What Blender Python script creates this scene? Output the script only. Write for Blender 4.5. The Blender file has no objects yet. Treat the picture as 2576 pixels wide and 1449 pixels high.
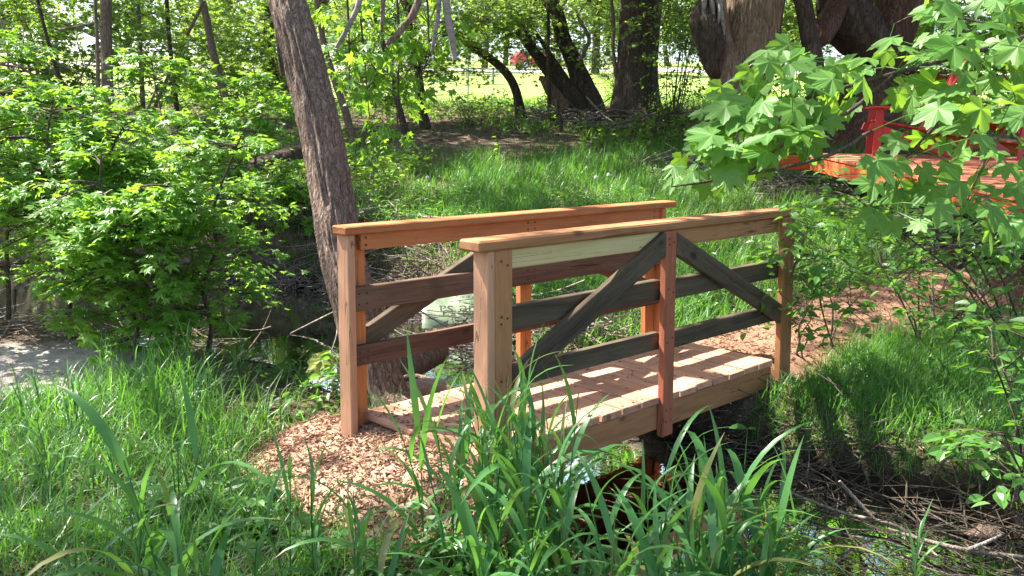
import bpy, math, random
import numpy as np
from mathutils import Vector, Matrix

# ------------------------------------------------------------------ camera, sky, sun, exposure
scene = bpy.context.scene
COL = scene.collection
YAW = 0.7534
CAM_POS = np.array([0.0, 0.0, 1.3863])
FOCAL = 3207.16                                   # pixels at 3840 wide
_Rb = np.array([[0.73119872, -0.68200284, 0.01485106],
                [0.1160136, 0.14577659, 0.98249175],
                [0.6722271, 0.71667378, -0.18571326]])
_cy, _sy = math.cos(YAW), math.sin(YAW)
_Z = np.array([[_cy, -_sy, 0], [_sy, _cy, 0], [0, 0, 1]])
RIGHT, UP, FWD = _Z @ _Rb[0], _Z @ _Rb[1], _Z @ _Rb[2]
cam_data = bpy.data.cameras.new('camera')
cam = bpy.data.objects.new('camera', cam_data)
COL.objects.link(cam)
cam_data.sensor_width = 36.0
cam_data.lens = 36.0 * FOCAL / 3840.0
cam_data.clip_start = 0.05
cam_data.clip_end = 600.0
cam.matrix_world = Matrix(((RIGHT[0], UP[0], -FWD[0], CAM_POS[0]), (RIGHT[1], UP[1], -FWD[1], CAM_POS[1]),
                           (RIGHT[2], UP[2], -FWD[2], CAM_POS[2]), (0, 0, 0, 1)))
scene.camera = cam

SUN = np.array([-0.675, 0.354, 1.0]); SUN /= np.linalg.norm(SUN)      # towards the sun
world = bpy.data.worlds.new('World'); scene.world = world; world.use_nodes = True
wn = world.node_tree
sky = wn.nodes.new('ShaderNodeTexSky'); sky.sky_type = 'NISHITA'; sky.sun_disc = False
sky.sun_elevation = math.asin(SUN[2]); sky.sun_rotation = math.atan2(SUN[0], SUN[1])
sky.dust_density = 2.0; sky.air_density = 1.0; sky.ozone_density = 0.6
wn.nodes['Background'].inputs['Strength'].default_value = 0.095
wn.links.new(sky.outputs[0], wn.nodes['Background'].inputs['Color'])
sun_d = bpy.data.lights.new('sun', 'SUN'); sun_d.energy = 5.0; sun_d.angle = math.radians(0.53)
sun_d.color = (1.0, 0.95, 0.87)
sun_o = bpy.data.objects.new('sun', sun_d); COL.objects.link(sun_o)
sun_o.rotation_euler = Vector((-SUN[0], -SUN[1], -SUN[2])).to_track_quat('-Z', 'Y').to_euler()
sun_o.location = (0, 0, 30)
scene.view_settings.view_transform = 'Standard'; scene.view_settings.look = 'None'
scene.view_settings.exposure = 2.2; scene.view_settings.gamma = 1.0
scene.view_settings.use_curve_mapping = False
scene.render.engine = 'CYCLES'
cy = scene.cycles
cy.use_denoising = True; cy.denoiser = 'OPENIMAGEDENOISE'
cy.max_bounces = 6; cy.diffuse_bounces = 3; cy.glossy_bounces = 2; cy.transmission_bounces = 4; cy.transparent_max_bounces = 6
cy.caustics_reflective = False; cy.caustics_refractive = False
cy.sample_clamp_indirect = 6.0

RNG = np.random.default_rng(7)
random.seed(7)

# ------------------------------------------------------------------ pixel helpers (pixels of a 2576 wide view)
F25 = FOCAL * 2576 / 3840
def P(px, py, d):
    return CAM_POS + d * (FWD + (px - 1288.0) / F25 * RIGHT + (724.5 - py) / F25 * UP)
def wrad(wpx, d):
    return 0.5 * wpx * d / F25
def to_px(p):
    q = np.asarray(p, float) - CAM_POS
    d = q @ FWD
    return 1288 + F25 * (q @ RIGHT) / d, 724.5 - F25 * (q @ UP) / d, d
def sm(a, b, x):
    t = np.clip((x - a) / (b - a), 0, 1)
    return t * t * (3 - 2 * t)

# ------------------------------------------------------------------ noise
def _hash(ix, iy, iz, seed):
    h = (ix.astype(np.int64) * 374761393 + iy.astype(np.int64) * 668265263 + iz.astype(np.int64) * 1274126177 + seed * 974711) & 0x7fffffff
    h = ((h ^ (h >> 13)) * 1103515245) & 0x7fffffff
    h = (h ^ (h >> 16)) & 0xffff
    return h / 65535.0
def vnoise(x, y, z=0.0, seed=0):
    x = np.asarray(x, float); y = np.asarray(y, float); z = np.zeros_like(x) + z
    ix, iy, iz = np.floor(x), np.floor(y), np.floor(z)
    fx, fy, fz = x - ix, y - iy, z - iz
    fx = fx * fx * (3 - 2 * fx); fy = fy * fy * (3 - 2 * fy); fz = fz * fz * (3 - 2 * fz)
    r = 0
    for a in (0, 1):
        for b in (0, 1):
            for c in (0, 1):
                w = (fx if a else 1 - fx) * (fy if b else 1 - fy) * (fz if c else 1 - fz)
                r = r + w * _hash(ix + a, iy + b, iz + c, seed)
    return r
def fbm(x, y, z=0.0, seed=0, n=4):
    r = 0; a = 0.5; s = 1.0
    for i in range(n):
        r = r + a * vnoise(np.asarray(x) * s, np.asarray(y) * s, np.asarray(z) * s, seed + i); a *= 0.5; s *= 2.03
    return r

# ------------------------------------------------------------------ terrain
STREAM = np.array([(9, -3.5, .95), (4.8, .5, 1.0), (2.25, 2.8, .98), (1.32, 3.68, .82), (.52, 4.55, .62), (-.3, 5.7, .5), (-1.15, 7.1, 1.0),
                   (-2.25, 8.2, 1.6), (-4.2, 9.0, 1.25), (-7, 9.7, 1.1), (-14, 11.0, 1.2), (-30, 14, 1.2), (-120, 30, 1.2)])
WATER_Z = -0.5
def stream_dist(x, y):
    best = np.full(np.shape(x), 1e9); hw = np.zeros(np.shape(x)); side = np.zeros(np.shape(x))
    for (x0, y0, h0), (x1, y1, h1) in zip(STREAM[:-1], STREAM[1:]):
        dx, dy = x1 - x0, y1 - y0
        t = np.clip(((x - x0) * dx + (y - y0) * dy) / (dx * dx + dy * dy), 0, 1)
        ex, ey = x - (x0 + t * dx), y - (y0 + t * dy)
        d = np.hypot(ex, ey)
        m = d < best
        best = np.where(m, d, best); hw = np.where(m, h0 + t * (h1 - h0), hw)
        side = np.where(m, np.sign(dx * (y - y0) - dy * (x - x0)), side)
    return best, hw, side               # side < 0: far bank (right of the direction of travel)
FY = np.array([0, 4, 6.2, 8, 10, 13, 18, 22, 28, 48, 80, 160, 400]); FZ = np.array([-.2, -.17, -.15, 0.0, .22, .62, 1.38, 1.78, 2.2, 3.72, 6.6, 13, 26])
def terrain(x, y, detail=True):
    x = np.asarray(x, float); y = np.asarray(y, float)
    d, hw, side = stream_dist(x, y)
    zf = np.interp(y, FY, FZ) + 0.05 * np.clip(x - 1.6, 0, 4) * sm(5, 8, y)
    zn = -0.31 + 0.0 * x + 0.10 * np.exp(-((x + .45) ** 2 + (y - 3.55) ** 2) / .5) - 0.03 * sm(1, 3, -y)
    far = side < 0
    bank = np.where(far, zf, zn)
    t = d - hw
    edge = 0.16 * (fbm(x * 1.7, y * 1.7, 0, 3, 3) - .45)
    w = np.where(far, sm(-.28, .38, t + edge), sm(-.3, .5, t + edge))
    z = -0.78 + (bank + 0.78) * w
    if detail:
        z = z + (0.10 * (fbm(x * .9, y * .9, 0, 11, 3) - .44) + 0.035 * (fbm(x * 5, y * 5, 0, 21, 3) - .44)) * w * sm(60, 30, y)
    return z
def ground(px, py, lo=1.5, hi=140):
    ds = np.geomspace(lo, hi, 900)
    pts = CAM_POS[None] + ds[:, None] * (FWD + (px - 1288.0) / F25 * RIGHT + (724.5 - py) / F25 * UP)[None]
    h = terrain(pts[:, 0], pts[:, 1])
    i = np.argmax(pts[:, 2] < h)
    p = pts[i].copy(); p[2] = h[i]
    return p
def gz(x, y):
    return float(terrain(np.array([x]), np.array([y]))[0])

# ------------------------------------------------------------------ materials
def newmat(name):
    m = bpy.data.materials.new(name); m.use_nodes = True
    nt = m.node_tree
    b = nt.nodes.get('Principled BSDF')
    return m, nt, b
def node(nt, typ, **kw):
    n = nt.nodes.new(typ)
    for k, v in kw.items():
        if k.startswith('i_'):
            n.inputs[k[2:].replace('_', ' ')].default_value = v
        else:
            setattr(n, k, v)
    return n
def ramp(nt, fac, stops):
    r = nt.nodes.new('ShaderNodeValToRGB')
    el = r.color_ramp.elements
    while len(el) < len(stops): el.new(0.5)
    for e, (p, c) in zip(el, stops):
        e.position = p; e.color = (*c, 1) if len(c) == 3 else c
    nt.links.new(fac, r.inputs['Fac'])
    return r.outputs['Color']
def mixc(nt, fac, a, b, mode='MIX'):
    n = nt.nodes.new('ShaderNodeMix'); n.data_type = 'RGBA'; n.blend_type = mode
    for s, v in ((n.inputs['Factor'], fac), (n.inputs['A'], a), (n.inputs['B'], b)):
        if isinstance(v, (int, float)): s.default_value = v
        elif isinstance(v, tuple): s.default_value = (*v, 1)
        else: nt.links.new(v, s)
    return n.outputs['Result']
def math_n(nt, op, a, b=0.5):
    n = nt.nodes.new('ShaderNodeMath'); n.operation = op
    for s, v in ((n.inputs[0], a), (n.inputs[1], b)):
        if isinstance(v, (int, float)): s.default_value = v
        else: nt.links.new(v, s)
    return n.outputs[0]
def mapped(nt, scale, rand=True, coord='Object'):
    tc = nt.nodes.new('ShaderNodeTexCoord')
    mp = nt.nodes.new('ShaderNodeMapping'); mp.inputs['Scale'].default_value = scale
    nt.links.new(tc.outputs[coord], mp.inputs['Vector'])
    if rand:
        oi = nt.nodes.new('ShaderNodeObjectInfo')
        mu = nt.nodes.new('ShaderNodeVectorMath'); mu.operation = 'SCALE'
        cb = nt.nodes.new('ShaderNodeCombineXYZ')
        for i, k in enumerate((37.0, 61.0, 23.0)):
            nt.links.new(math_n(nt, 'MULTIPLY', oi.outputs['Random'], k), cb.inputs[i])
        nt.links.new(cb.outputs[0], mp.inputs['Location'])
    return mp.outputs[0]
def noise(nt, vec, scale=1.0, detail=5, rough=.6, dist=0.0):
    n = node(nt, 'ShaderNodeTexNoise'); n.inputs['Scale'].default_value = scale
    n.inputs['Detail'].default_value = detail; n.inputs['Roughness'].default_value = rough; n.inputs['Distortion'].default_value = dist
    nt.links.new(vec, n.inputs['Vector'])
    return n.outputs['Fac']
def bump(nt, b, h, strength=.4, dist=.01):
    n = node(nt, 'ShaderNodeBump'); n.inputs['Strength'].default_value = strength; n.inputs['Distance'].default_value = dist
    nt.links.new(h, n.inputs['Height']); nt.links.new(n.outputs[0], b.inputs['Normal'])

def wood(name, dark, light, rough=.75, weather=None, stain=0.35, knots=True):
    m, nt, b = newmat(name)
    v = mapped(nt, (1.1, 16, 16))
    n1 = noise(nt, v, 1.0, 6, .62, .9)
    col = ramp(nt, n1, [(.28, tuple(c * .9 for c in dark)), (.49, tuple(.4 * a + .6 * c for a, c in zip(dark, light))), (.68, light)])
    v2 = mapped(nt, (5, 150, 150))
    n2 = noise(nt, v2, 1.0, 4, .6)
    col = mixc(nt, .28, col, ramp(nt, n2, [(.3, tuple(c * .7 for c in dark)), (.65, light)]), 'MIX')
    if knots:
        v3 = mapped(nt, (4.2, 7.5, 7.5))
        vo = node(nt, 'ShaderNodeTexVoronoi'); nt.links.new(v3, vo.inputs['Vector']); vo.inputs['Scale'].default_value = 1.0
        k = ramp(nt, vo.outputs['Distance'], [(.0, (1, 1, 1)), (.10, (.85, .85, .85)), (.19, (0, 0, 0))])
        ks = nt.nodes.new('ShaderNodeSeparateColor'); nt.links.new(vo.outputs['Color'], ks.inputs[0])
        kf = math_n(nt, 'MULTIPLY', k, math_n(nt, 'GREATER_THAN', ks.outputs[0], .52))
        col = mixc(nt, math_n(nt, 'MULTIPLY', kf, .75), col, tuple(c * .28 for c in dark))
    v4 = mapped(nt, (2.3, 5, 5))
    n4 = noise(nt, v4, 1.0, 5, .7)
    st = ramp(nt, n4, [(.52, (0, 0, 0)), (.72, (1, 1, 1))])
    col = mixc(nt, math_n(nt, 'MULTIPLY', st, stain), col, weather or tuple(c * .45 for c in dark))
    v5 = mapped(nt, (.35, 17, 17))
    cr = math_n(nt, 'ABSOLUTE', math_n(nt, 'SUBTRACT', noise(nt, v5, 1.0, 2, .4, .3), .5), 0)
    crk = math_n(nt, 'MULTIPLY', math_n(nt, 'LESS_THAN', cr, .006), math_n(nt, 'GREATER_THAN', n4, .5))
    col = mixc(nt, math_n(nt, 'MULTIPLY', crk, .7), col, tuple(c * .2 for c in dark))
    oi = node(nt, 'ShaderNodeObjectInfo')
    hsv = node(nt, 'ShaderNodeHueSaturation')
    nt.links.new(col, hsv.inputs['Color'])
    nt.links.new(math_n(nt, 'ADD', math_n(nt, 'MULTIPLY', oi.outputs['Random'], .3), .85), hsv.inputs['Value'])
    nt.links.new(hsv.outputs[0], b.inputs['Base Color'])
    b.inputs['Roughness'].default_value = rough; b.inputs['Specular IOR Level'].default_value = .25
    bump(nt, b, math_n(nt, 'ADD', math_n(nt, 'MULTIPLY', n1, .7), math_n(nt, 'MULTIPLY', n2, .5)), .35, .004)
    return m
M = {}
M['cedar'] = wood('cedar_wood', (.36, .12, .037), (.56, .215, .078), stain=.3)
M['cedar_red'] = wood('reddish_cedar_wood', (.24, .068, .035), (.40, .135, .07), stain=.35)
M['cedar_brown'] = wood('tan_cedar_wood', (.29, .125, .05), (.48, .225, .10), stain=.3)
M['cedar_pink'] = wood('pale_cedar_wood', (.46, .215, .115), (.64, .345, .20), stain=.2)
M['pine'] = wood('pale_pine_wood', (.58, .44, .19), (.72, .58, .29), stain=.1)
M['deck'] = wood('deck_plank_wood', (.38, .17, .10), (.62, .335, .215), stain=.55, weather=(.17, .085, .055))
M['old_brown'] = wood('old_brown_wood', (.085, .046, .028), (.235, .14, .09), rough=.85, stain=.5, weather=(.045, .025, .016))
M['old_dark'] = wood('weathered_dark_wood', (.026, .019, .012), (.15, .108, .068), rough=.9, stain=.6, weather=(.02, .02, .016))
M['old_red'] = wood('old_dark_red_wood', (.045, .022, .014), (.15, .078, .05), rough=.9, stain=.6, weather=(.018, .01, .008))
M['platform'] = wood('stained_orange_wood', (.40, .065, .016), (.56, .125, .035), stain=.25, knots=False)
M['platform_deck'] = wood('stained_deck_wood', (.38, .10, .045), (.54, .19, .10), stain=.3, knots=False)
M['silver'] = wood('silvered_dead_wood', (.11, .09, .078), (.30, .265, .235), rough=.9, stain=.35, knots=False)

def leafmat(name, a, b_, trans, tfac=.45, rough=.42, spec=.35, veins=False):
    m, nt, b = newmat(name)
    at = node(nt, 'ShaderNodeAttribute'); at.attribute_name = 'rnd'
    oi = node(nt, 'ShaderNodeObjectInfo')
    r = math_n(nt, 'FRACT', math_n(nt, 'ADD', at.outputs['Fac'], oi.outputs['Random']), 0)
    tc = node(nt, 'ShaderNodeTexCoord')
    col = ramp(nt, r, [(0, a), (.7, tuple(.5 * (x + y) for x, y in zip(a, b_))), (1, b_)])
    ge = node(nt, 'ShaderNodeNewGeometry')
    col = mixc(nt, ge.outputs['Backfacing'], col, mixc(nt, .35, col, (.17, .24, .11)))
    if veins:
        sx = node(nt, 'ShaderNodeSeparateXYZ'); nt.links.new(tc.outputs['Object'], sx.inputs[0])
        vf = None
        for ai in (0, .80, -.80, 1.66, -1.66):
            d_ = math_n(nt, 'ABSOLUTE', math_n(nt, 'SUBTRACT', math_n(nt, 'MULTIPLY', sx.outputs[0], math.cos(ai)), math_n(nt, 'MULTIPLY', sx.outputs[1], math.sin(ai))), 0)
            al = math_n(nt, 'ADD', math_n(nt, 'MULTIPLY', sx.outputs[0], math.sin(ai)), math_n(nt, 'MULTIPLY', sx.outputs[1], math.cos(ai)))
            v_ = math_n(nt, 'MULTIPLY', math_n(nt, 'LESS_THAN', d_, .022), math_n(nt, 'GREATER_THAN', al, 0.0))
            vf = v_ if vf is None else math_n(nt, 'MAXIMUM', vf, v_)
        vmask = vf
        n3 = noise(nt, tc.outputs['Object'], 9.0, 4, .6)
        col = mixc(nt, math_n(nt, 'MULTIPLY', n3, .5), col, tuple(c * 1.4 for c in b_))
        if veins == 'lines': col = mixc(nt, math_n(nt, 'MULTIPLY', vmask, .55), col, (.22, .32, .10))
    nt.links.new(col, b.inputs['Base Color'])
    b.inputs['Roughness'].default_value = rough; b.inputs['Specular IOR Level'].default_value = spec
    tr = node(nt, 'ShaderNodeBsdfTranslucent')
    tcol = mixc(nt, r, trans, tuple(c * .75 for c in trans))
    nt.links.new(tcol, tr.inputs['Color'])
    mx = node(nt, 'ShaderNodeMixShader'); mx.inputs[0].default_value = tfac
    out = nt.nodes['Material Output']
    nt.links.new(b.outputs[0], mx.inputs[1]); nt.links.new(tr.outputs[0], mx.inputs[2]); nt.links.new(mx.outputs[0], out.inputs['Surface'])
    return m
M['maple'] = leafmat('maple_leaf_green', (.075, .20, .026), (.14, .285, .045), (.34, .60, .04), .48, veins=True)
M['maple_big'] = leafmat('large_maple_leaf_green', (.045, .145, .03), (.125, .26, .05), (.33, .58, .04), .46, .5, .28, veins='lines')
M['maple_young'] = leafmat('young_yellow_maple_leaf', (.34, .38, .07), (.42, .44, .09), (.5, .55, .08), .4, veins='lines')
M['oval'] = leafmat('oval_leaf_green', (.055, .165, .028), (.105, .24, .05), (.25, .5, .045), .4, .4, .4)
M['under'] = leafmat('understory_leaf_green', (.08, .19, .026), (.145, .265, .04), (.36, .58, .045), .48)
M['far_leaf'] = leafmat('far_tree_leaf_green', (.10, .19, .035), (.19, .28, .06), (.40, .55, .08), .45, .6, .2)
M['canopy'] = leafmat('canopy_leaf_green', (.06, .14, .03), (.10, .2, .04), (.2, .4, .04), .35, .5, .3)
M['grass'] = leafmat('grass_blade_green', (.045, .165, .022), (.095, .25, .04), (.21, .5, .04), .4, .38, .4)
M['grass_broad'] = leafmat('broad_grass_blade_green', (.042, .155, .036), (.08, .215, .055), (.19, .46, .05), .36, .35, .45)
M['grass_lit'] = leafmat('sunlit_yellow_green_grass', (.085, .21, .03), (.14, .28, .05), (.28, .54, .05), .4, .5, .3)  # lighter, yellower copy of the grass with sunlight put into the colour

def broadgrass():
    m = M['grass_broad']; nt = m.node_tree; b = nt.nodes['Principled BSDF']
    tc = node(nt, 'ShaderNodeTexCoord'); sx = node(nt, 'ShaderNodeSeparateXYZ'); nt.links.new(tc.outputs['Object'], sx.inputs[0])
    oi = node(nt, 'ShaderNodeObjectInfo')
    old = b.inputs['Base Color'].links[0].from_socket
    mp = node(nt, 'ShaderNodeMapping'); mp.inputs['Scale'].default_value = (160, 1.5, 1.5); nt.links.new(tc.outputs['Object'], mp.inputs['Vector'])
    st = noise(nt, mp.outputs[0], 1.0, 2, .5)
    col = mixc(nt, math_n(nt, 'MULTIPLY', st, .55), old, (.12, .26, .09))
    n = noise(nt, tc.outputs['Object'], 11.0, 3, .6)
    tipf = math_n(nt, 'ADD', sx.outputs[1], math_n(nt, 'MULTIPLY', n, .3))
    t = math_n(nt, 'MULTIPLY', math_n(nt, 'GREATER_THAN', tipf, .86), math_n(nt, 'GREATER_THAN', oi.outputs['Random'], .6))
    col = mixc(nt, math_n(nt, 'MULTIPLY', t, .7), col, (.33, .22, .09))
    col = mixc(nt, math_n(nt, 'MULTIPLY', math_n(nt, 'GREATER_THAN', math_n(nt, 'FRACT', math_n(nt, 'MULTIPLY', oi.outputs['Random'], 7.3), 0), .92), .7), col, (.30, .24, .09))
    nt.links.new(col, b.inputs['Base Color'])
broadgrass()
def barkmat(name, dark, light, scale=1.0, stretch=.22, strength=.9, lichen=None):
    m, nt, b = newmat(name)
    v = mapped(nt, (13 * scale, 13 * scale, 13 * scale * stretch), rand=False)
    vo = node(nt, 'ShaderNodeTexVoronoi', feature='DISTANCE_TO_EDGE'); vo.inputs['Scale'].default_value = 1.0
    wrp = node(nt, 'ShaderNodeTexNoise'); wrp.inputs['Scale'].default_value = 1.3; wrp.inputs['Detail'].default_value = 4
    nt.links.new(v, wrp.inputs['Vector'])
    ad = node(nt, 'ShaderNodeMix'); ad.data_type = 'VECTOR'; ad.inputs['Factor'].default_value = .35
    nt.links.new(v, ad.inputs['A']); nt.links.new(wrp.outputs['Color'], ad.inputs['B'])
    nt.links.new(ad.outputs['Result'], vo.inputs['Vector'])
    n1 = noise(nt, v, 3.2, 6, .7)
    na = noise(nt, v, .8, 3, .55, .9)
    rd = math_n(nt, 'MULTIPLY', math_n(nt, 'ABSOLUTE', math_n(nt, 'SUBTRACT', na, .5), 0), 2.6)
    f = math_n(nt, 'ADD', math_n(nt, 'MINIMUM', rd, math_n(nt, 'MULTIPLY', vo.outputs['Distance'], 2.6)), math_n(nt, 'MULTIPLY', n1, .5))
    col = ramp(nt, f, [(.20, tuple(c * .4 for c in dark)), (.34, tuple(.75 * a + .25 * c for a, c in zip(dark, light))), (.78, light)])
    v2 = mapped(nt, (2.2, 2.2, 1.4), rand=False)
    n2 = noise(nt, v2, 1.0, 4, .6)
    col = mixc(nt, ramp(nt, n2, [(.45, (0, 0, 0)), (.7, (.6, .6, .6))]), col, lichen or tuple(c * .55 for c in dark))
    nt.links.new(col, b.inputs['Base Color'])
    b.inputs['Roughness'].default_value = .92; b.inputs['Specular IOR Level'].default_value = .15
    bump(nt, b, f, strength, .035)
    return m
M['bark_grey'] = barkmat('grey_brown_bark', (.19, .128, .095), (.48, .35, .27), 2.6, .075, 1.0)
M['bark_dark'] = barkmat('dark_brown_bark', (.06, .043, .032), (.15, .11, .085), 1.2, .2)
M['bark_red'] = barkmat('reddish_willow_bark', (.10, .05, .034), (.23, .135, .095), 1.6, .12, 1.0)
M['bark_brown'] = barkmat('furrowed_brown_bark', (.075, .052, .04), (.19, .14, .11), 1.5, .12, 1.0)
M['bark_tan'] = barkmat('tan_willow_bark', (.18, .118, .078), (.44, .32, .22), 1.5, .10, 1.0)
M['bark_twig'] = barkmat('thin_twig_bark', (.08, .062, .045), (.19, .15, .115), 3.0, .3, .4)
M['dead_pale'] = barkmat('pale_dead_stick', (.20, .155, .125), (.46, .40, .35), 2.0, .2, .5, lichen=(.12, .085, .06))
M['straw'] = leafmat('dry_straw', (.20, .145, .095), (.38, .29, .2), (.2, .15, .1), .1, .8, .1)
M['litter'] = leafmat('dead_leaf_litter', (.13, .075, .045), (.32, .21, .14), (.2, .12, .06), .1, .85, .1)
M['chips'] = leafmat('cedar_wood_chips', (.115, .054, .034), (.46, .275, .175), (.1, .05, .03), .02, .8, .15)

# ------------------------------------------------------------------ mesh builder
class MB:
    def __init__(s):
        s.v = []; s.f = []; s.n = 0; s.r = []; s.ls = []
    def add(s, V, F, rnd=None):
        V = np.asarray(V, np.float32).reshape(-1, 3); F = np.asarray(F, np.int64)
        s.v.append(V); s.f.append((F + s.n)); s.n += len(V)
        s.r.append(np.full(len(V), 0.5, np.float32) if rnd is None else np.asarray(rnd, np.float32))
    def mesh(s, name, smooth=False):
        me = bpy.data.meshes.new(name)
        if not s.v: return me
        V = np.concatenate(s.v); loops = np.concatenate([f.ravel() for f in s.f])
        cnt = np.concatenate([np.full(len(f), f.shape[1]) for f in s.f])
        me.vertices.add(len(V)); me.vertices.foreach_set('co', V.ravel())
        me.loops.add(len(loops)); me.loops.foreach_set('vertex_index', loops.astype(np.int32))
        st = np.concatenate([[0], np.cumsum(cnt)[:-1]])
        me.polygons.add(len(cnt)); me.polygons.foreach_set('loop_start', st.astype(np.int32))
        me.polygons.foreach_set('use_smooth', np.full(len(cnt), smooth, bool))
        a = me.attributes.new('rnd', 'FLOAT', 'POINT'); a.data.foreach_set('value', np.concatenate(s.r))
        me.update(calc_edges=True)
        return me
    def build(s, name, mat, parent=None, smooth=False):
        return obj(name, s.mesh(name, smooth), mat, parent)
def obj(name, me, mat=None, parent=None, loc=None):
    o = bpy.data.objects.new(name, me)
    if mat is not None and me is not None and not me.materials: me.materials.append(M[mat] if isinstance(mat, str) else mat)
    COL.objects.link(o)
    if parent is not None: o.parent = parent
    if loc is not None: o.location = loc
    return o
def thing(name, label, cat, loc=(0, 0, 0), group=None):
    o = bpy.data.objects.new(name, None); COL.objects.link(o); o.location = [float(c) for c in loc]
    o.empty_display_size = .1
    return tag(o, label, cat, group)
def tag(o, label, cat, group=None):
    o['label'] = label; o['category'] = cat
    if group: o['group'] = group
    return o
def struct(o): o['kind'] = 'structure'; return o
def stuff(o, label=None, cat=None):
    o['kind'] = 'stuff'
    if label: o['label'] = label
    if cat: o['category'] = cat
    return o

def frame_along(d):
    d = d / np.linalg.norm(d)
    a = np.array([0, 0, 1.0]) if abs(d[2]) < .9 else np.array([1.0, 0, 0])
    x = np.cross(a, d); x /= np.linalg.norm(x)
    return x, np.cross(d, x), d
def resample(pts, rad, step):
    pts = np.asarray(pts, float); rad = np.asarray(rad, float)
    n = len(pts)
    if n < 3:
        k = max(2, int(np.linalg.norm(pts[-1] - pts[0]) / step) + 1); t = np.linspace(0, 1, k)[:, None]
        return pts[0] + (pts[-1] - pts[0]) * t, np.interp(t[:, 0], [0, 1], rad)
    out = []; ro = []
    for i in range(n - 1):
        p0, p1, p2, p3 = pts[max(i - 1, 0)], pts[i], pts[i + 1], pts[min(i + 2, n - 1)]
        k = max(1, int(np.linalg.norm(p2 - p1) / step))
        for j in range(k):
            t = j / k
            out.append(.5 * ((2 * p1) + (-p0 + p2) * t + (2 * p0 - 5 * p1 + 4 * p2 - p3) * t * t + (-p0 + 3 * p1 - 3 * p2 + p3) * t ** 3))
            ro.append(rad[i] * (1 - t) + rad[i + 1] * t)
    out.append(pts[-1]); ro.append(rad[-1])
    return np.array(out), np.array(ro)
def tube(mb, pts, rad, nseg=6, cap=True, rnd=.5, fn=None):
    pts = np.asarray(pts, float); rad = np.asarray(rad, float); k = len(pts)
    T = np.gradient(pts, axis=0); T /= np.linalg.norm(T, axis=1)[:, None] + 1e-9
    x, y, _ = frame_along(T[0])
    ang = np.linspace(0, 2 * np.pi, nseg, endpoint=False)
    V = np.zeros((k, nseg, 3)); s = 0.0
    for i in range(k):
        x = x - T[i] * (x @ T[i]); x /= np.linalg.norm(x) + 1e-9; y = np.cross(T[i], x)
        if i: s += np.linalg.norm(pts[i] - pts[i - 1])
        r = rad[i] * (fn(ang, s) if fn is not None else 1.0)
        V[i] = pts[i] + (np.cos(ang) * r)[:, None] * x + (np.sin(ang) * r)[:, None] * y
    a = np.arange(k - 1)[:, None] * nseg; j = np.arange(nseg)[None]; j2 = (j + 1) % nseg
    Q = np.stack([a + j, a + j2, a + nseg + j2, a + nseg + j], -1).reshape(-1, 4)
    mb.add(V.reshape(-1, 3), Q, np.full(k * nseg, rnd))
    if cap:
        mb.add(V[0], np.array([np.arange(nseg)[::-1]])); mb.add(V[-1], np.array([np.arange(nseg)]))

# ------------------------------------------------------------------ leaf shapes
def polar_leaf(half, curl=.12, cup=.06, off=0.0):
    pts = [(-a, r) for a, r in half[::-1] if a not in (0, 180)]
    full = [half[0]] + [h for h in half[1:] if h[0] != 180] + ([half[-1]] if half[-1][0] == 180 else []) + [(-a, r) for a, r in half[::-1] if a not in (0, 180)]
    V = [(0, 0, 0)]
    for a, r in full:
        t = math.radians(a); x, y = r * math.sin(t), r * math.cos(t)
        V.append((x, y, -curl * r * r + cup * math.cos(5 * t) * r))
    n = len(full)
    F = [(0, i + 1, (i + 1) % n + 1) for i in range(n)]
    return np.array(V), np.array([f[::-1] for f in F])
L_BIG = [polar_leaf([(0, 1.0), (6, .86), (12, .84), (15, .70), (24, .56), (33, .72), (38, .84), (46, .97), (53, .82), (59, .80), (66, .64), (74, .54), (84, .66), (95, .76), (104, .60), (116, .56), (132, .42), (152, .40), (180, .05)], c, u)
         for c, u in ((.10, .05), (.26, .04), (.03, .08), (.38, .05))]
L_MED = [polar_leaf([(0, 1.0), (14, .62), (24, .46), (46, .9), (62, .52), (78, .40), (97, .64), (126, .36), (180, .06)], c, u) for c, u in ((.12, .06), (.3, .05), (.02, .07))]
L_SML = polar_leaf([(0, 1.0), (25, .45), (48, .85), (75, .42), (100, .6), (180, .08)], .15, .05)
def oval_leaf(w=.28, n=3, fold=.10, droop=.12):
    V = [(0, 0, 0)]
    for i in range(1, n + 1):
        t = i / (n + 1); ww = w * math.sin(math.pi * t ** .85)
        V += [(-ww, t, fold * ww / w - droop * t * t), (0, t, -droop * t * t), (ww, t, fold * ww / w - droop * t * t)]
    V.append((0, 1, -droop)); m = len(V) - 1
    F = [(0, 2, 1), (0, 3, 2)]
    Q = []
    for i in range(n - 1):
        a = 1 + 3 * i; b = a + 3
        F += [(a, a + 1, b + 1), (a, b + 1, b), (a + 1, a + 2, b + 2), (a + 1, b + 2, b + 1)]
    a = 1 + 3 * (n - 1)
    F += [(a, a + 1, m), (a + 1, a + 2, m)]
    return np.array(V), np.array(F)
L_OVAL = oval_leaf(); L_OVALS = oval_leaf(.3, 2); L_LANCE = oval_leaf(.13, 3, .05, .25)
L_RH = (np.array([(0, 0, 0), (-.35, .45, .06), (0, 1, -.1), (.35, .45, .06)]), np.array([(0, 3, 2), (0, 2, 1)]))
def _unit(a): return a / (np.linalg.norm(a, axis=-1, keepdims=True) + 1e-9)
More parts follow.
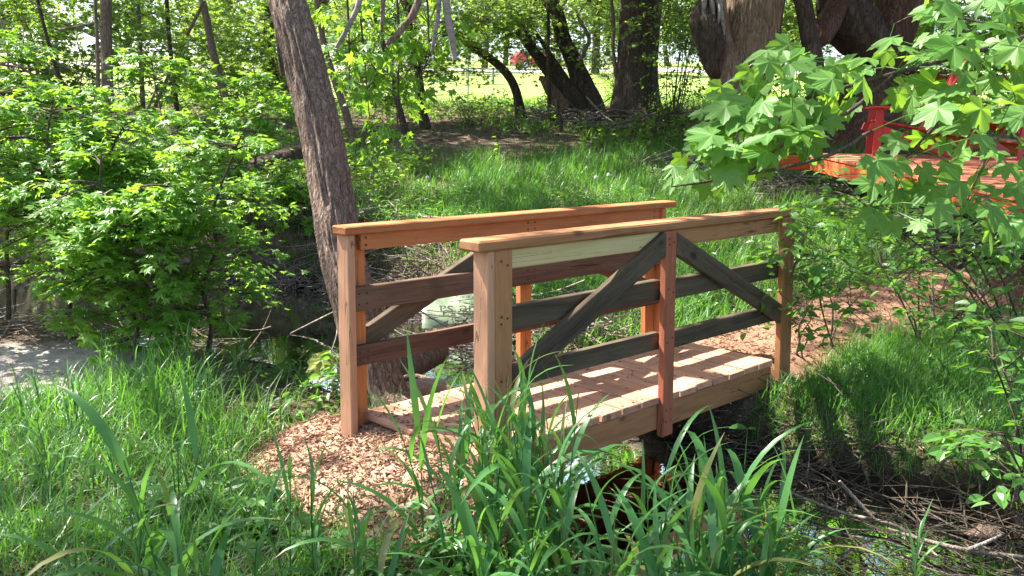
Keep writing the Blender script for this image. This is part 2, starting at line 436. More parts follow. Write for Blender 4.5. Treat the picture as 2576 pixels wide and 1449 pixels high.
def leaves(mb, pos, tip, nrm, size, tmpl, rng=RNG):
    V, F = tmpl
    pos = np.asarray(pos, float); n = len(pos)
    if n == 0: return
    t = _unit(np.asarray(tip, float)); x = _unit(np.cross(t, nrm)); z = np.cross(x, t)
    size = np.broadcast_to(np.asarray(size, float), (n,))
    W = pos[:, None] + size[:, None, None] * (V[None, :, 0, None] * x[:, None] + V[None, :, 1, None] * t[:, None] + V[None, :, 2, None] * z[:, None])
    Fi = F[None] + (np.arange(n) * len(V))[:, None, None]
    mb.add(W.reshape(-1, 3), Fi.reshape(-1, F.shape[1]), np.repeat(rng.random(n), len(V)))
def leaf_objs(name, mat, parent, pos, tip, nrm, size, tmpls, meshes_cache={}):
    key = (name, mat, id(tmpls))
    if key not in meshes_cache:
        ms = []
        for V, F in tmpls:
            b = MB(); b.add(V, F, np.zeros(len(V))); me = b.mesh(name); me.materials.append(M[mat]); ms.append(me)
        meshes_cache[key] = ms
    ms = meshes_cache[key]
    pl = np.array(parent.location)
    for i in range(len(pos)):
        t = tip[i] / np.linalg.norm(tip[i]); x = np.cross(t, nrm[i]); x /= np.linalg.norm(x) + 1e-9; z = np.cross(x, t)
        s = float(size[i]); p = pos[i] - pl
        o = bpy.data.objects.new(name, ms[i % len(ms)]); COL.objects.link(o); o.parent = parent
        o.matrix_local = Matrix(((x[0] * s, t[0] * s, z[0] * s, p[0]), (x[1] * s, t[1] * s, z[1] * s, p[1]), (x[2] * s, t[2] * s, z[2] * s, p[2]), (0, 0, 0, 1)))
def build_rel(mb, name, mat, parent, smooth=False):
    """mesh given in world coordinates, linked under a thing that stands at parent.location"""
    pl = np.array(parent.location, np.float32)
    q = parent.parent
    while q is not None:
        pl = pl + np.array(q.location, np.float32); q = q.parent
    mb.v = [v - pl for v in mb.v]
    return mb.build(name, mat, parent, smooth)
def visible_first(pos, k):
    """indices sorted so that the k leaves that show largest come first"""
    q = pos - CAM_POS
    return np.argsort(q @ FWD)

# ------------------------------------------------------------------ grass ribbons
def blades(mb, base, height, width, azim, lean, bend, seg=3, rng=RNG, fold=0.0):
    n = len(base); base = np.asarray(base, float)
    d = np.stack([np.cos(azim), np.sin(azim), np.zeros(n)], 1); sd = np.stack([-np.sin(azim), np.cos(azim), np.zeros(n)], 1)
    tw = rng.uniform(-.7, .7, n)
    sd2 = sd * np.cos(tw)[:, None] + d * np.sin(tw)[:, None]
    V = []
    for i in range(seg + 1):
        t = i / seg
        ang = lean + bend * t
        out = height * (np.sin(lean) * t + np.sin(bend) * t * t * .6); up = height * (np.cos(lean) * t - (1 - np.cos(bend)) * t * t * .75)
        c = base + d * out[:, None] + np.array([0, 0, 1.0]) * up[:, None]
        w = width * (1 - t ** 1.8) * (.55 + .9 * min(t * 2.2, .5))
        if i < seg: V += [c - sd2 * w[:, None] * .5, c + sd2 * w[:, None] * .5]
        else: V.append(c)
    V = np.stack(V, 1); k = V.shape[1]
    F = []
    for i in range(seg - 1): F += [(2 * i, 2 * i + 1, 2 * i + 3), (2 * i, 2 * i + 3, 2 * i + 2)]
    F.append((2 * seg - 2, 2 * seg - 1, 2 * seg))
    F = np.array(F)
    mb.add(V.reshape(-1, 3), (F[None] + (np.arange(n) * k)[:, None, None]).reshape(-1, 3), np.repeat(rng.random(n), k))

# ------------------------------------------------------------------ ground, lawn, road, water
def groundmat():
    m, nt, b = newmat('woodland_floor')
    tc = node(nt, 'ShaderNodeTexCoord'); v = tc.outputs['Object']
    n1 = noise(nt, v, .9, 5, .6); n2 = noise(nt, v, 9.0, 6, .7); n3 = noise(nt, v, 46.0, 4, .7)
    col = ramp(nt, n2, [(.32, (.035, .022, .014)), (.5, (.10, .066, .044)), (.66, (.24, .17, .12))])
    col = mixc(nt, .4, col, ramp(nt, n3, [(.35, (.03, .02, .014)), (.68, (.36, .27, .20))]))
    g = ramp(nt, n1, [(.42, (0, 0, 0)), (.62, (1, 1, 1))])
    col = mixc(nt, math_n(nt, 'MULTIPLY', g, .5), col, (.045, .075, .018))
    at = node(nt, 'ShaderNodeAttribute'); at.attribute_name = 'wet'
    col = mixc(nt, at.outputs['Fac'], col, (.022, .016, .010))
    a2 = node(nt, 'ShaderNodeAttribute'); a2.attribute_name = 'silt'
    col = mixc(nt, a2.outputs['Fac'], col, ramp(nt, n2, [(.35, (.30, .25, .21)), (.65, (.52, .46, .41))]))
    nt.links.new(col, b.inputs['Base Color']); b.inputs['Roughness'].default_value = .95; b.inputs['Specular IOR Level'].default_value = .1
    bump(nt, b, math_n(nt, 'ADD', n2, n3), .8, .03)
    return m
M['ground'] = groundmat()
def sheetmat(name, stops, sc, sc2, bs=.5):
    m, nt, b = newmat(name)
    tc = node(nt, 'ShaderNodeTexCoord'); v = tc.outputs['Object']
    n1 = noise(nt, v, sc, 5, .6); n2 = noise(nt, v, sc2, 5, .7)
    col = ramp(nt, math_n(nt, 'ADD', math_n(nt, 'MULTIPLY', n1, .5), math_n(nt, 'MULTIPLY', n2, .5)), stops)
    nt.links.new(col, b.inputs['Base Color']); b.inputs['Roughness'].default_value = .9; b.inputs['Specular IOR Level'].default_value = .15
    bump(nt, b, n2, bs, .03)
    return m
M['lawn'] = sheetmat('mown_lawn_grass', [(.35, (.14, .21, .04)), (.5, (.22, .30, .07)), (.65, (.30, .36, .11))], .35, 14)
M['gravel'] = sheetmat('pale_gravel', [(.35, (.34, .32, .3)), (.65, (.55, .53, .5))], .8, 20)
XS = np.concatenate([np.linspace(-130, -13, 40)[:-1], np.linspace(-13, -5.5, 60)[:-1], np.linspace(-5.5, 5, 150)[:-1], np.linspace(5, 14, 50)[:-1], np.linspace(14, 130, 40)])
YS = np.concatenate([np.linspace(-25, 1.8, 24)[:-1], np.linspace(1.8, 12, 170)[:-1], np.linspace(12, 30, 90)[:-1], np.linspace(30, 180, 70)])
def silt(x, y):
    return sm(1.15, .6, np.hypot((x + 3.55) / 1.25, (y - 5.75) / .75) + .7 * (fbm(x * 2.2, y * 2.2, 0, 8, 3) - .45))
def sheet(name, xs, ys, dz, mat, fn=None):
    X, Y = np.meshgrid(xs, ys)
    Z = terrain(X, Y) + dz
    nx = len(xs); i = (np.arange(len(ys) - 1)[:, None] * nx + np.arange(nx - 1)[None])
    Q = np.stack([i, i + 1, i + nx + 1, i + nx], -1).reshape(-1, 4)
    mb = MB(); mb.add(np.stack([X, Y, Z], -1).reshape(-1, 3), Q)
    me = mb.mesh(name, True)
    if name == 'ground':
        a = me.attributes.new('wet', 'FLOAT', 'POINT')
        a.data.foreach_set('value', sm(-.27, -.44, Z.ravel()).astype(np.float32))
        a = me.attributes.new('silt', 'FLOAT', 'POINT'); a.data.foreach_set('value', silt(X, Y).ravel().astype(np.float32))
    return struct(obj(name, me, mat))
sheet('ground', XS, YS, 0.0, 'ground')
sheet('lawn', XS[XS > -60], YS[(YS > 24.5) & (YS < 66)], .012, 'lawn')
sheet('gravel_road', XS[XS > -60], YS[(YS > 65.5) & (YS < 78)], .012, 'gravel')
sheet('far_lawn', XS, YS[(YS > 77.5)], .012, 'lawn')

def watermat():
    m, nt, b = newmat('still_stream_water')
    nt.nodes.remove(b)
    tc = node(nt, 'ShaderNodeTexCoord'); v = tc.outputs['Object']
    n1 = noise(nt, v, 5.0, 3, .5); n2 = noise(nt, v, 22.0, 2, .5)
    bp = node(nt, 'ShaderNodeBump'); bp.inputs['Strength'].default_value = .08; bp.inputs['Distance'].default_value = .02
    nt.links.new(math_n(nt, 'ADD', n1, math_n(nt, 'MULTIPLY', n2, .3)), bp.inputs['Height'])
    fr = node(nt, 'ShaderNodeFresnel'); fr.inputs['IOR'].default_value = 1.33; nt.links.new(bp.outputs[0], fr.inputs['Normal'])
    gl = node(nt, 'ShaderNodeBsdfGlossy'); gl.inputs['Roughness'].default_value = .015; gl.inputs['Color'].default_value = (1, 1, 1, 1)
    nt.links.new(bp.outputs[0], gl.inputs['Normal'])
    tr = node(nt, 'ShaderNodeBsdfTransparent'); tr.inputs['Color'].default_value = (.30, .235, .14, 1)
    mx = node(nt, 'ShaderNodeMixShader'); nt.links.new(fr.outputs[0], mx.inputs[0]); nt.links.new(tr.outputs[0], mx.inputs[1]); nt.links.new(gl.outputs[0], mx.inputs[2])
    nt.links.new(mx.outputs[0], nt.nodes['Material Output'].inputs['Surface'])
    return m
M['water'] = watermat()
def make_water():
    mb = MB(); L = []; Rr = []
    S = STREAM[:-1]
    for i, (x, y, h) in enumerate(S):
        a = S[max(i - 1, 0)]; c = S[min(i + 1, len(S) - 1)]
        t = np.array([c[0] - a[0], c[1] - a[1]]); t /= np.linalg.norm(t); n = np.array([-t[1], t[0]])
        L.append((x + n[0] * (h + .45), y + n[1] * (h + .45), WATER_Z)); Rr.append((x - n[0] * (h + .45), y - n[1] * (h + .45), WATER_Z))
    V = np.array(L + Rr); k = len(L)
    mb.add(V, np.array([(i, i + 1, k + i + 1, k + i) for i in range(k - 1)]))
    me = mb.mesh('stream_water')
    return struct(obj('stream_water', me, 'water'))
make_water()

# ------------------------------------------------------------------ footbridge
SH, KU, KV = -.060, .0425, .066
def Bm(u, v, z): return np.array([u + SH * v + KU * z, v + KV * z, z])
BX, BY = -.132, 3.4536
def b2w(u, v, z=0.0):
    p = Bm(u, v, z)
    return np.array([BX + p[0] * _cy - p[1] * _sy, BY + p[0] * _sy + p[1] * _cy, p[2]])
bridge = thing('footbridge', 'small new cedar footbridge with plank deck and dark reclaimed rails', 'footbridge', (BX, BY, 0))
bridge.rotation_euler = (0, 0, YAW)
def chamfer_box(hx, hy, hz, c):
    V = []; idx = {}
    for sx in (-1, 1):
        for sy in (-1, 1):
            for sz in (-1, 1):
                for a in range(3):
                    p = [sx * (hx - c), sy * (hy - c), sz * (hz - c)]; p[a] = (sx * hx, sy * hy, sz * hz)[a]
                    idx[(sx, sy, sz, a)] = len(V); V.append(p)
    F4, F3 = [], []
    for a in range(3):
        b, c2 = (a + 1) % 3, (a + 2) % 3
        for s in (-1, 1):
            q = []
            for (i, j) in ((-1, -1), (1, -1), (1, 1), (-1, 1)):
                k = [0, 0, 0]; k[a] = s; k[b] = i; k[c2] = j; q.append(idx[(*k, a)])
            F4.append(q if s > 0 else q[::-1])
        for i in (-1, 1):
            for j in (-1, 1):
                k0 = [0, 0, 0]; k0[b] = i; k0[c2] = j; k1 = list(k0); k0[a] = -1; k1[a] = 1
                q = [idx[(*k0, b)], idx[(*k1, b)], idx[(*k1, c2)], idx[(*k0, c2)]]
                F4.append(q if i * j > 0 else q[::-1])
    for sx in (-1, 1):
        for sy in (-1, 1):
            for sz in (-1, 1):
                t = [idx[(sx, sy, sz, 0)], idx[(sx, sy, sz, 1)], idx[(sx, sy, sz, 2)]]
                F3.append(t if sx * sy * sz > 0 else t[::-1])
    return np.array(V, float), np.array(F4), np.array(F3)
_rw = np.random.default_rng(5)
def lumber(name, U, V_, Z, grain, mat, parent=None, mapf=Bm, c=.004, warp=.0015, label=None, local=True):
    hx, hy, hz = (U[1] - U[0]) / 2, (V_[1] - V_[0]) / 2, (Z[1] - Z[0]) / 2
    mid = np.array([sum(U) / 2, sum(V_) / 2, sum(Z) / 2])
    V, F4, F3 = chamfer_box(hx, hy, hz, min(c, .4 * min(hx, hy, hz)))
    V = V + mid + _rw.uniform(-warp, warp, V.shape)
    W = np.array([mapf(*p) for p in V]); cc = mapf(*mid)
    Rm = {'u': np.eye(3), 'v': np.array([[0, 1, 0], [-1, 0, 0], [0, 0, 1.0]]), 'z': np.array([[0, 0, 1], [0, 1, 0], [-1, 0, 0.0]])}[grain]   # rows: local axes
    W = (W - cc) @ Rm.T
    mb = MB(); mb.add(W, F4); mb.add(np.zeros((0, 3)), F3 - mb.n) if False else mb.f.append(F3)
    me = mb.mesh(name)
    o = obj(name, me, mat, parent or bridge)
    o.matrix_local = Matrix([[*Rm.T[0], cc[0]], [*Rm.T[1], cc[1]], [*Rm.T[2], cc[2]], [0, 0, 0, 1]])
    if label: o['label'] = label
    return o
def brace(name, p0, p1, h, V_, mat, label=None):
    (u0, z0), (u1, z1) = p0, p1
    Ld = math.hypot(u1 - u0, z1 - z0); a = math.atan2(z1 - z0, u1 - u0)
    V, F4, F3 = chamfer_box(Ld / 2, (V_[1] - V_[0]) / 2, h / 2, .004)
    V[:, 0] += V[:, 2] * math.tan(a)
    V += _rw.uniform(-.002, .002, V.shape)
    d = np.array([math.cos(a), 0, math.sin(a)]); n = np.array([-math.sin(a), 0, math.cos(a)])
    mid = np.array([(u0 + u1) / 2, sum(V_) / 2, (z0 + z1) / 2])
    G = mid + V[:, :1] * d + V[:, 1:2] * np.array([0, 1, 0]) + V[:, 2:3] * n
    W = np.array([Bm(*p) for p in G]); cc = Bm(*mid)
    Rm = np.array([d, [0, 1, 0], n])
    W = (W - cc) @ Rm.T
    mb = MB(); mb.add(W, F4); mb.f.append(F3)
    o = obj(name, mb.mesh(name), mat, bridge)
    o.matrix_local = Matrix([[*Rm.T[0], cc[0]], [*Rm.T[1], cc[1]], [*Rm.T[2], cc[2]], [0, 0, 0, 1]])
    if label: o['label'] = label
    return o
# deck planks
pp = .1597
for i in range(15):
    u0 = -.0025 + i * pp
    dz = _rw.uniform(-.0015, .0015); dv = _rw.uniform(-.006, .006)
    lumber('deck_plank', (u0 + .0055, u0 + pp - .0055), (.0 + dv, .815 + dv), (-.038 + dz, dz), 'v', 'deck')
# stringers
lumber('stringer', (.02, 1.29), (.012, .050), (-.178, -.0405), 'u', 'cedar_brown')
lumber('stringer', (1.292, 2.388), (.011, .049), (-.18, -.0405), 'u', 'cedar_brown')
lumber('stringer', (.02, 2.388), (.765, .803), (-.178, -.0405), 'u', 'cedar_brown')
lumber('stringer', (.02, 2.388), (.39, .428), (-.178, -.0405), 'u', 'cedar_brown')
# near railing
lumber('post', (.055, .098), (.0, .089), (-.36, .866), 'z', 'cedar_pink')
lumber('post', (.099, .196), (-.003, .036), (-.36, .866), 'z', 'cedar_brown')
lumber('post', (1.251, 1.336), (-.0285, .0095), (-.21, .866), 'z', 'cedar_red', label='reddish middle post of the near railing')
lumber('post', (2.424, 2.513), (-.028, .010), (-.26, .866), 'z', 'cedar_brown')
lumber('post', (2.514, 2.552), (-.028, .061), (-.26, .866), 'z', 'cedar_brown')
lumber('handrail', (.0, 2.535), (-.012, .118), (.867, .914), 'u', 'cedar_brown', c=.008)
lumber('rail_board', (.197, 1.29), (.011, .049), (.78, .866), 'u', 'pine', label='pale unstained top rail board')
lumber('rail_board', (1.292, 2.424), (.011, .049), (.78, .866), 'u', 'cedar_brown')
lumber('rail_board', (.197, 1.29), (.037, .075), (.503, .609), 'u', 'old_dark')
lumber('rail_board', (1.292, 2.47), (.011, .049), (.501, .607), 'u', 'old_dark')
lumber('rail_board', (.197, 1.29), (.037, .075), (.24, .333), 'u', 'old_dark')
lumber('rail_board', (1.292, 2.47), (.011, .049), (.238, .332), 'u', 'old_dark')
brace('brace', (.197, .302), (1.25, .806), .106, (-.026, .0105), 'old_dark')
brace('brace', (1.3365, .806), (2.4235, .284), .106, (-.026, .0105), 'old_dark')
# far railing
lumber('post', (-.108, -.068), (.752, .842), (-.30, .875), 'z', 'cedar_pink')
lumber('post', (-.067, .022), (.803, .842), (-.30, .875), 'z', 'cedar')
lumber('post', (1.06, 1.147), (.803, .842), (-.17, .875), 'z', 'cedar')
lumber('post', (2.20, 2.289), (.803, .842), (-.17, .875), 'z', 'cedar')
lumber('post', (2.290, 2.328), (.752, .842), (-.25, .875), 'z', 'cedar')
lumber('handrail', (-.13, 2.42), (.735, .846), (.876, .914), 'u', 'cedar', c=.005)
lumber('rail_board', (-.026, 2.289), (.764, .802), (.797, .875), 'u', 'cedar')
lumber('rail_board', (-.064, 2.289), (.764, .802), (.507, .622), 'u', 'old_brown')
lumber('rail_board', (-.064, 2.289), (.764, .802), (.245, .340), 'u', 'old_red')
brace('brace', (.024, .36), (1.058, .81), .10, (.804, .840), 'old_dark')
brace('brace', (1.149, .81), (2.198, .36), .10, (.804, .840), 'old_brown')
# screw heads along the deck edge and the rails
def screws():
    mb = MB()
    def disc(c, n, r=.0062):
        x, y, d = frame_along(np.array(n, float)); a = np.linspace(0, 2 * np.pi, 7)[:-1]
        mb.add(c + np.outer(np.cos(a) * r, x) + np.outer(np.sin(a) * r, y), [np.arange(6)])
    for i in range(15):
        for du in (.035, .12):
            for v in (.03, .41, .785): disc(Bm(-.0025 + i * pp + du, v, .0025), (0, 0, 1))
    for u in (1.075, 1.13, -.045, 0.0, 2.22, 2.27):
        for z in (.82, .855, .54, .59, .27, .31): disc(Bm(u, .7625, z), (0, -1, 0))
    for u, v, zz in ((.128, -.0045, (.82, .55, .58, .30)), (.165, -.0045, (.80, .57, .27)), (1.275, -.0295, (.83, .80, .57, .29)), (1.315, -.0295, (.81, .55, .31)), (2.45, -.0295, (.83, .57, .29)), (2.49, -.0295, (.80, .55, .27))):
        for z in zz: disc(Bm(u, v, z), (0, -1, 0))
    for u, z in ((.30, .345), (.25, .37), (1.20, .765), (1.16, .79), (1.40, .76), (1.43, .785), (2.36, .335), (2.32, .315), (.75, .56), (.72, .53), (1.85, .56), (1.88, .54)): disc(Bm(u, -.028, z), (0, -1, 0))
    for u in (1.275, 1.315, .13, .17, 2.445, 2.49):
        for z in (-.07, -.13): disc(Bm(u, -.0295 if u > .3 else -.0045, z), (0, -1, 0))
    m, nt, b = newmat('dark_screw_head'); b.inputs['Base Color'].default_value = (.05, .04, .035, 1); b.inputs['Metallic'].default_value = .6; b.inputs['Roughness'].default_value = .5
    o = mb.build('screw_heads', m, bridge); o['kind'] = 'stuff'
screws()
def lettering(name, body, size, mat, parent, M4):
    cu = bpy.data.curves.new(name, 'FONT'); cu.body = body; cu.size = size; cu.extrude = .0004
    t = bpy.data.objects.new(name, cu); COL.objects.link(t)
    bpy.context.view_layer.update()
    me = bpy.data.meshes.new_from_object(t.evaluated_get(bpy.context.evaluated_depsgraph_get()))
    bpy.data.objects.remove(t); bpy.data.curves.remove(cu)
    me.name = name
    o = obj(name, me, mat, parent)
    o.matrix_local = M4
    return o
m_, nt_, b_ = newmat('dark_ink'); b_.inputs['Base Color'].default_value = (.045, .045, .035, 1); b_.inputs['Roughness'].default_value = .7
M['ink'] = m_
_c = Bm(1.09, .8025, .30)
lettering('stamp', '2', .03, 'ink', bridge, Matrix(((1, 0, 0, _c[0]), (0, 0, -1, _c[1]), (0, 1, 0, _c[2]), (0, 0, 0, 1))))

# ------------------------------------------------------------------ wood chip ground at both ends
def chips(mb, P3, N3, rng, smin=.008, smax=.038):
    n = len(P3)
    L = rng.uniform(smin, smax, n); W = L * rng.uniform(.09, .3, n); T = rng.uniform(.0025, .006, n)
    az = rng.uniform(0, 2 * np.pi, n); tl = rng.normal(0, .3, n); rl = rng.normal(0, .35, n)
    x = np.stack([np.cos(az) * np.cos(tl), np.sin(az) * np.cos(tl), np.sin(tl)], 1)
    y0 = np.stack([-np.sin(az), np.cos(az), np.zeros(n)], 1); z0 = np.cross(x, y0)
    y = y0 * np.cos(rl)[:, None] + z0 * np.sin(rl)[:, None]; z = np.cross(x, y)
    cs = np.array([(-1, -1, -1), (1, -.7, -1), (1, .7, -1), (-1, 1, -1), (-.9, -.9, 1), (.95, -.6, 1), (.95, .6, 1), (-.9, .9, 1)]) * .5
    V = P3[:, None] + cs[None, :, 0, None] * (x * L[:, None])[:, None] + cs[None, :, 1, None] * (y * W[:, None])[:, None] + cs[None, :, 2, None] * (z * T[:, None])[:, None]
    F = np.array([(4, 5, 6, 7), (0, 1, 5, 4), (1, 2, 6, 5), (2, 3, 7, 6), (3, 0, 4, 7)])
    mb.add(V.reshape(-1, 3), (F[None] + (np.arange(n) * 8)[:, None, None]).reshape(-1, 4), np.repeat(rng.random(n) ** 1.3, 8))
def w2b(x, y):
    dx, dy = x - BX, y - BY
    return dx * _cy + dy * _sy, -dx * _sy + dy * _cy
def pile_h(x, y):
    """height of the chips above the bare ground"""
    u, v = w2b(x, y)
    q = ((u + .10) / .54) ** 2 + ((v - .62) / .98) ** 2
    q = q + .5 * (fbm(x * 3, y * 3, 0, 31, 3) - .45)
    h1 = (.125 + .075 * sm(-.34, -.03, u)) * sm(1.05, .2, q) * sm(.12, -.02, u)
    pts = np.array([(1.25, 5.3), (2.0, 6.05), (2.85, 6.8), (3.9, 7.3), (6, 7.9)])
    d = np.full(np.shape(x), 9.0); s = np.zeros(np.shape(x))
    for k, (a, c) in enumerate(zip(pts[:-1], pts[1:])):
        e = c - a; t = np.clip(((x - a[0]) * e[0] + (y - a[1]) * e[1]) / (e @ e), 0, 1)
        dd = np.hypot(x - a[0] - t * e[0], y - a[1] - t * e[1]); mm = dd < d
        d = np.where(mm, dd, d); s = np.where(mm, k + t, s)
    d = d + .35 * (fbm(x * 2.5, y * 2.5, 0, 41, 3) - .45)
    h2 = (.05 + .10 * sm(.9, .0, s)) * sm(.55, .25, d) * sm(2.34, 2.44, u)
    return h1, h2
def make_chips(name, which, box, n, label, seed):
    rng = np.random.default_rng(seed)
    xs = np.linspace(box[0], box[1], 70); ys = np.linspace(box[2], box[3], 70)
    X, Y = np.meshgrid(xs, ys); H = pile_h(X, Y)[which]
    Z = terrain(X, Y) + np.where(H > .004, H, -.03) + .02 * (fbm(X * 9, Y * 9, 0, 51, 3) - .45)
    i = (np.arange(69)[:, None] * 70 + np.arange(69)[None]); Q = np.stack([i, i + 1, i + 71, i + 70], -1).reshape(-1, 4)
    keep = (H.ravel()[Q] > .004).any(1)
    mb = MB(); mb.add(np.stack([X, Y, Z], -1).reshape(-1, 3), Q[keep], np.full(X.size, .05))
    x = rng.uniform(box[0], box[1], n * 8); y = rng.uniform(box[2], box[3], n * 8)
    h = pile_h(x, y)[which]; m = h > .012 * rng.random(len(x)) ** 2.5 - .0015; x, y, h = x[m][:n], y[m][:n], h[m][:n]
    z = terrain(x, y) + h + .02 * (fbm(x * 9, y * 9, 0, 51, 3) - .45) + rng.uniform(-.002, .012, len(x))
    P3 = np.stack([x, y, z], 1)
    chips(mb, P3, None, rng)
    return stuff(mb.build(name, 'chips'), label, 'wood chips')
make_chips('wood_chip_mulch', 0, (-2.0, .6, 2.2, 5.0), 19000, 'mound of reddish wood chips at the near left end of the footbridge', 61)
make_chips('wood_chip_mulch', 1, (.8, 6.2, 4.6, 8.8), 16000, 'wood chip path leading away from the right end of the footbridge', 62)
# chips and crumbs scattered on the deck
def deck_crumbs():
    rng = np.random.default_rng(66); n = 420
    u = np.abs(rng.normal(0, .28, n)); v = rng.uniform(.05, .78, n)
    k = rng.random(n) < .25; u[k] = rng.uniform(.1, 2.36, k.sum())
    P3 = np.array([BX + 0 * u, BY + 0 * u, 0 * u]).T
    P3 = np.array([b2w(a, c, .004) for a, c in zip(u, v)])
    mb = MB(); chips(mb, P3, None, rng, .006, .022)
    stuff(mb.build('wood_crumbs', 'litter'), 'dark wood crumbs scattered over the left end of the bridge deck', 'wood crumbs')
deck_crumbs()

# ------------------------------------------------------------------ trees
def bark_fn(amp, f, g, seed, flare=0.0, lobes=5, fl_len=.35, base_s=0.0):
    def fn(ang, s):
        n = fbm(np.cos(ang) * f + 17, np.sin(ang) * f + 9, np.full_like(ang, s * g), seed, 3)
        rdg = 1 - np.abs(2 * n - .88) * 2.2
        w = vnoise(np.cos(ang) * .9 + 3, np.sin(ang) * .9, np.full_like(ang, s * .7), seed + 9)
        r = 1 + amp * (rdg - .4) + .18 * (w - .5)
        if flare: r = r * (1 + flare * np.exp(-s / fl_len) * (1 + .55 * np.sin(ang * lobes + 1.3) + .3 * np.sin(ang * 3)))
        return r
    return fn
def trunk(parent, pts, rad, mat, nseg=20, step=.08, amp=.06, f=2.6, g=1.4, seed=1, flare=0.0, lobes=5, fl_len=.35, name='trunk'):
    p, r = resample(pts, rad, step)
    mb = MB(); tube(mb, p, r, nseg, True, .5, bark_fn(amp, f, g, seed, flare, lobes, fl_len))
    return build_rel(mb, name, mat, parent, True)
def sprays(rng, start, direc, length, nleaf, size, droop=.25, side=.09, flat=.35, down=.35):
    """leafy twigs: returns leaf arrays and the twig polylines"""
    n = len(start); d = _unit(direc)
    ts = np.linspace(0, 1, 5)
    poly = start[:, None] + d[:, None] * (length[:, None, None] * ts[None, :, None]) + np.array([0, 0, -1.0]) * (droop * length[:, None, None] * (ts ** 2)[None, :, None])
    t = rng.uniform(.18, 1.02, (n, nleaf)) ** .8
    idx = t * 4; i0 = np.clip(idx.astype(int), 0, 3); fr = (idx - i0)[..., None]
    ar = np.arange(n)[:, None]
    c = poly[ar, i0] * (1 - fr) + poly[ar, i0 + 1] * fr
    lat = _unit(np.cross(d, [0, 0, 1.0]))[:, None] * np.where(rng.random((n, nleaf)) < .5, -1, 1)[..., None]
    tip = lat * rng.uniform(.3, 1.0, (n, nleaf))[..., None] + d[:, None] * rng.uniform(.2, 1.0, (n, nleaf))[..., None] + np.array([0, 0, -1.0]) * (down * rng.uniform(.1, 1.6, (n, nleaf)))[..., None]
    tip = _unit(tip)
    pos = c + tip * (side * rng.uniform(.2, 1, (n, nleaf)))[..., None] + rng.normal(0, .02, (n, nleaf, 3))
    nr = np.array([0, 0, 1.0]) + rng.normal(0, flat, (n, nleaf, 3))
    sz = size * rng.uniform(.55, 1.15, (n, nleaf))
    return pos.reshape(-1, 3), tip.reshape(-1, 3), _unit(nr.reshape(-1, 3)), sz.ravel(), poly
def add_twigs(mb, poly, r0=.006, r1=.002, nseg=3):
    poly = np.asarray(poly, float); n, k, _ = poly.shape
    T = _unit(poly[:, -1] - poly[:, 0]); a = np.where(np.abs(T[:, 2:3]) < .9, np.array([[0, 0, 1.0]]), np.array([[1.0, 0, 0]]))
    x = _unit(np.cross(a, T)); y = np.cross(T, x)
    ang = np.linspace(0, 2 * np.pi, nseg, endpoint=False); r = np.linspace(r0, r1, k)
    V = poly[:, :, None] + r[None, :, None, None] * (np.cos(ang)[None, None, :, None] * x[:, None, None] + np.sin(ang)[None, None, :, None] * y[:, None, None])
    i = np.arange(k - 1)[:, None] * nseg; j = np.arange(nseg)[None]; j2 = (j + 1) % nseg
    Q = np.stack([i + j, i + j2, i + nseg + j2, i + nseg + j], -1).reshape(-1, 4)
    mb.add(V.reshape(-1, 3), (Q[None] + (np.arange(n) * k * nseg)[:, None, None]).reshape(-1, 4))
def in_frame(p, m=60):
    x, y, d = to_px(p.T if p.ndim == 2 and False else p) if p.ndim == 1 else (None, None, None)
    return -m < x < 2576 + m and -m < y < 1449 + m and d > .3
def px_many(p):
    q = p - CAM_POS; d = q @ FWD
    return 1288 + F25 * (q @ RIGHT) / d, 724.5 - F25 * (q @ UP) / d, d
def split_leaves(pos, k, rng):
    """k leaves that show largest in the picture become parts, the rest one mass"""
    x, y, d = px_many(pos)
    ok = (x > -20) & (x < 2596) & (y > -20) & (y < 1469) & (d > .3)
    order = np.argsort(np.where(ok, d, 1e6) + rng.uniform(0, .25, len(d)))
    k = min(k, int(ok.sum()))
    return order[:k], order[k:]

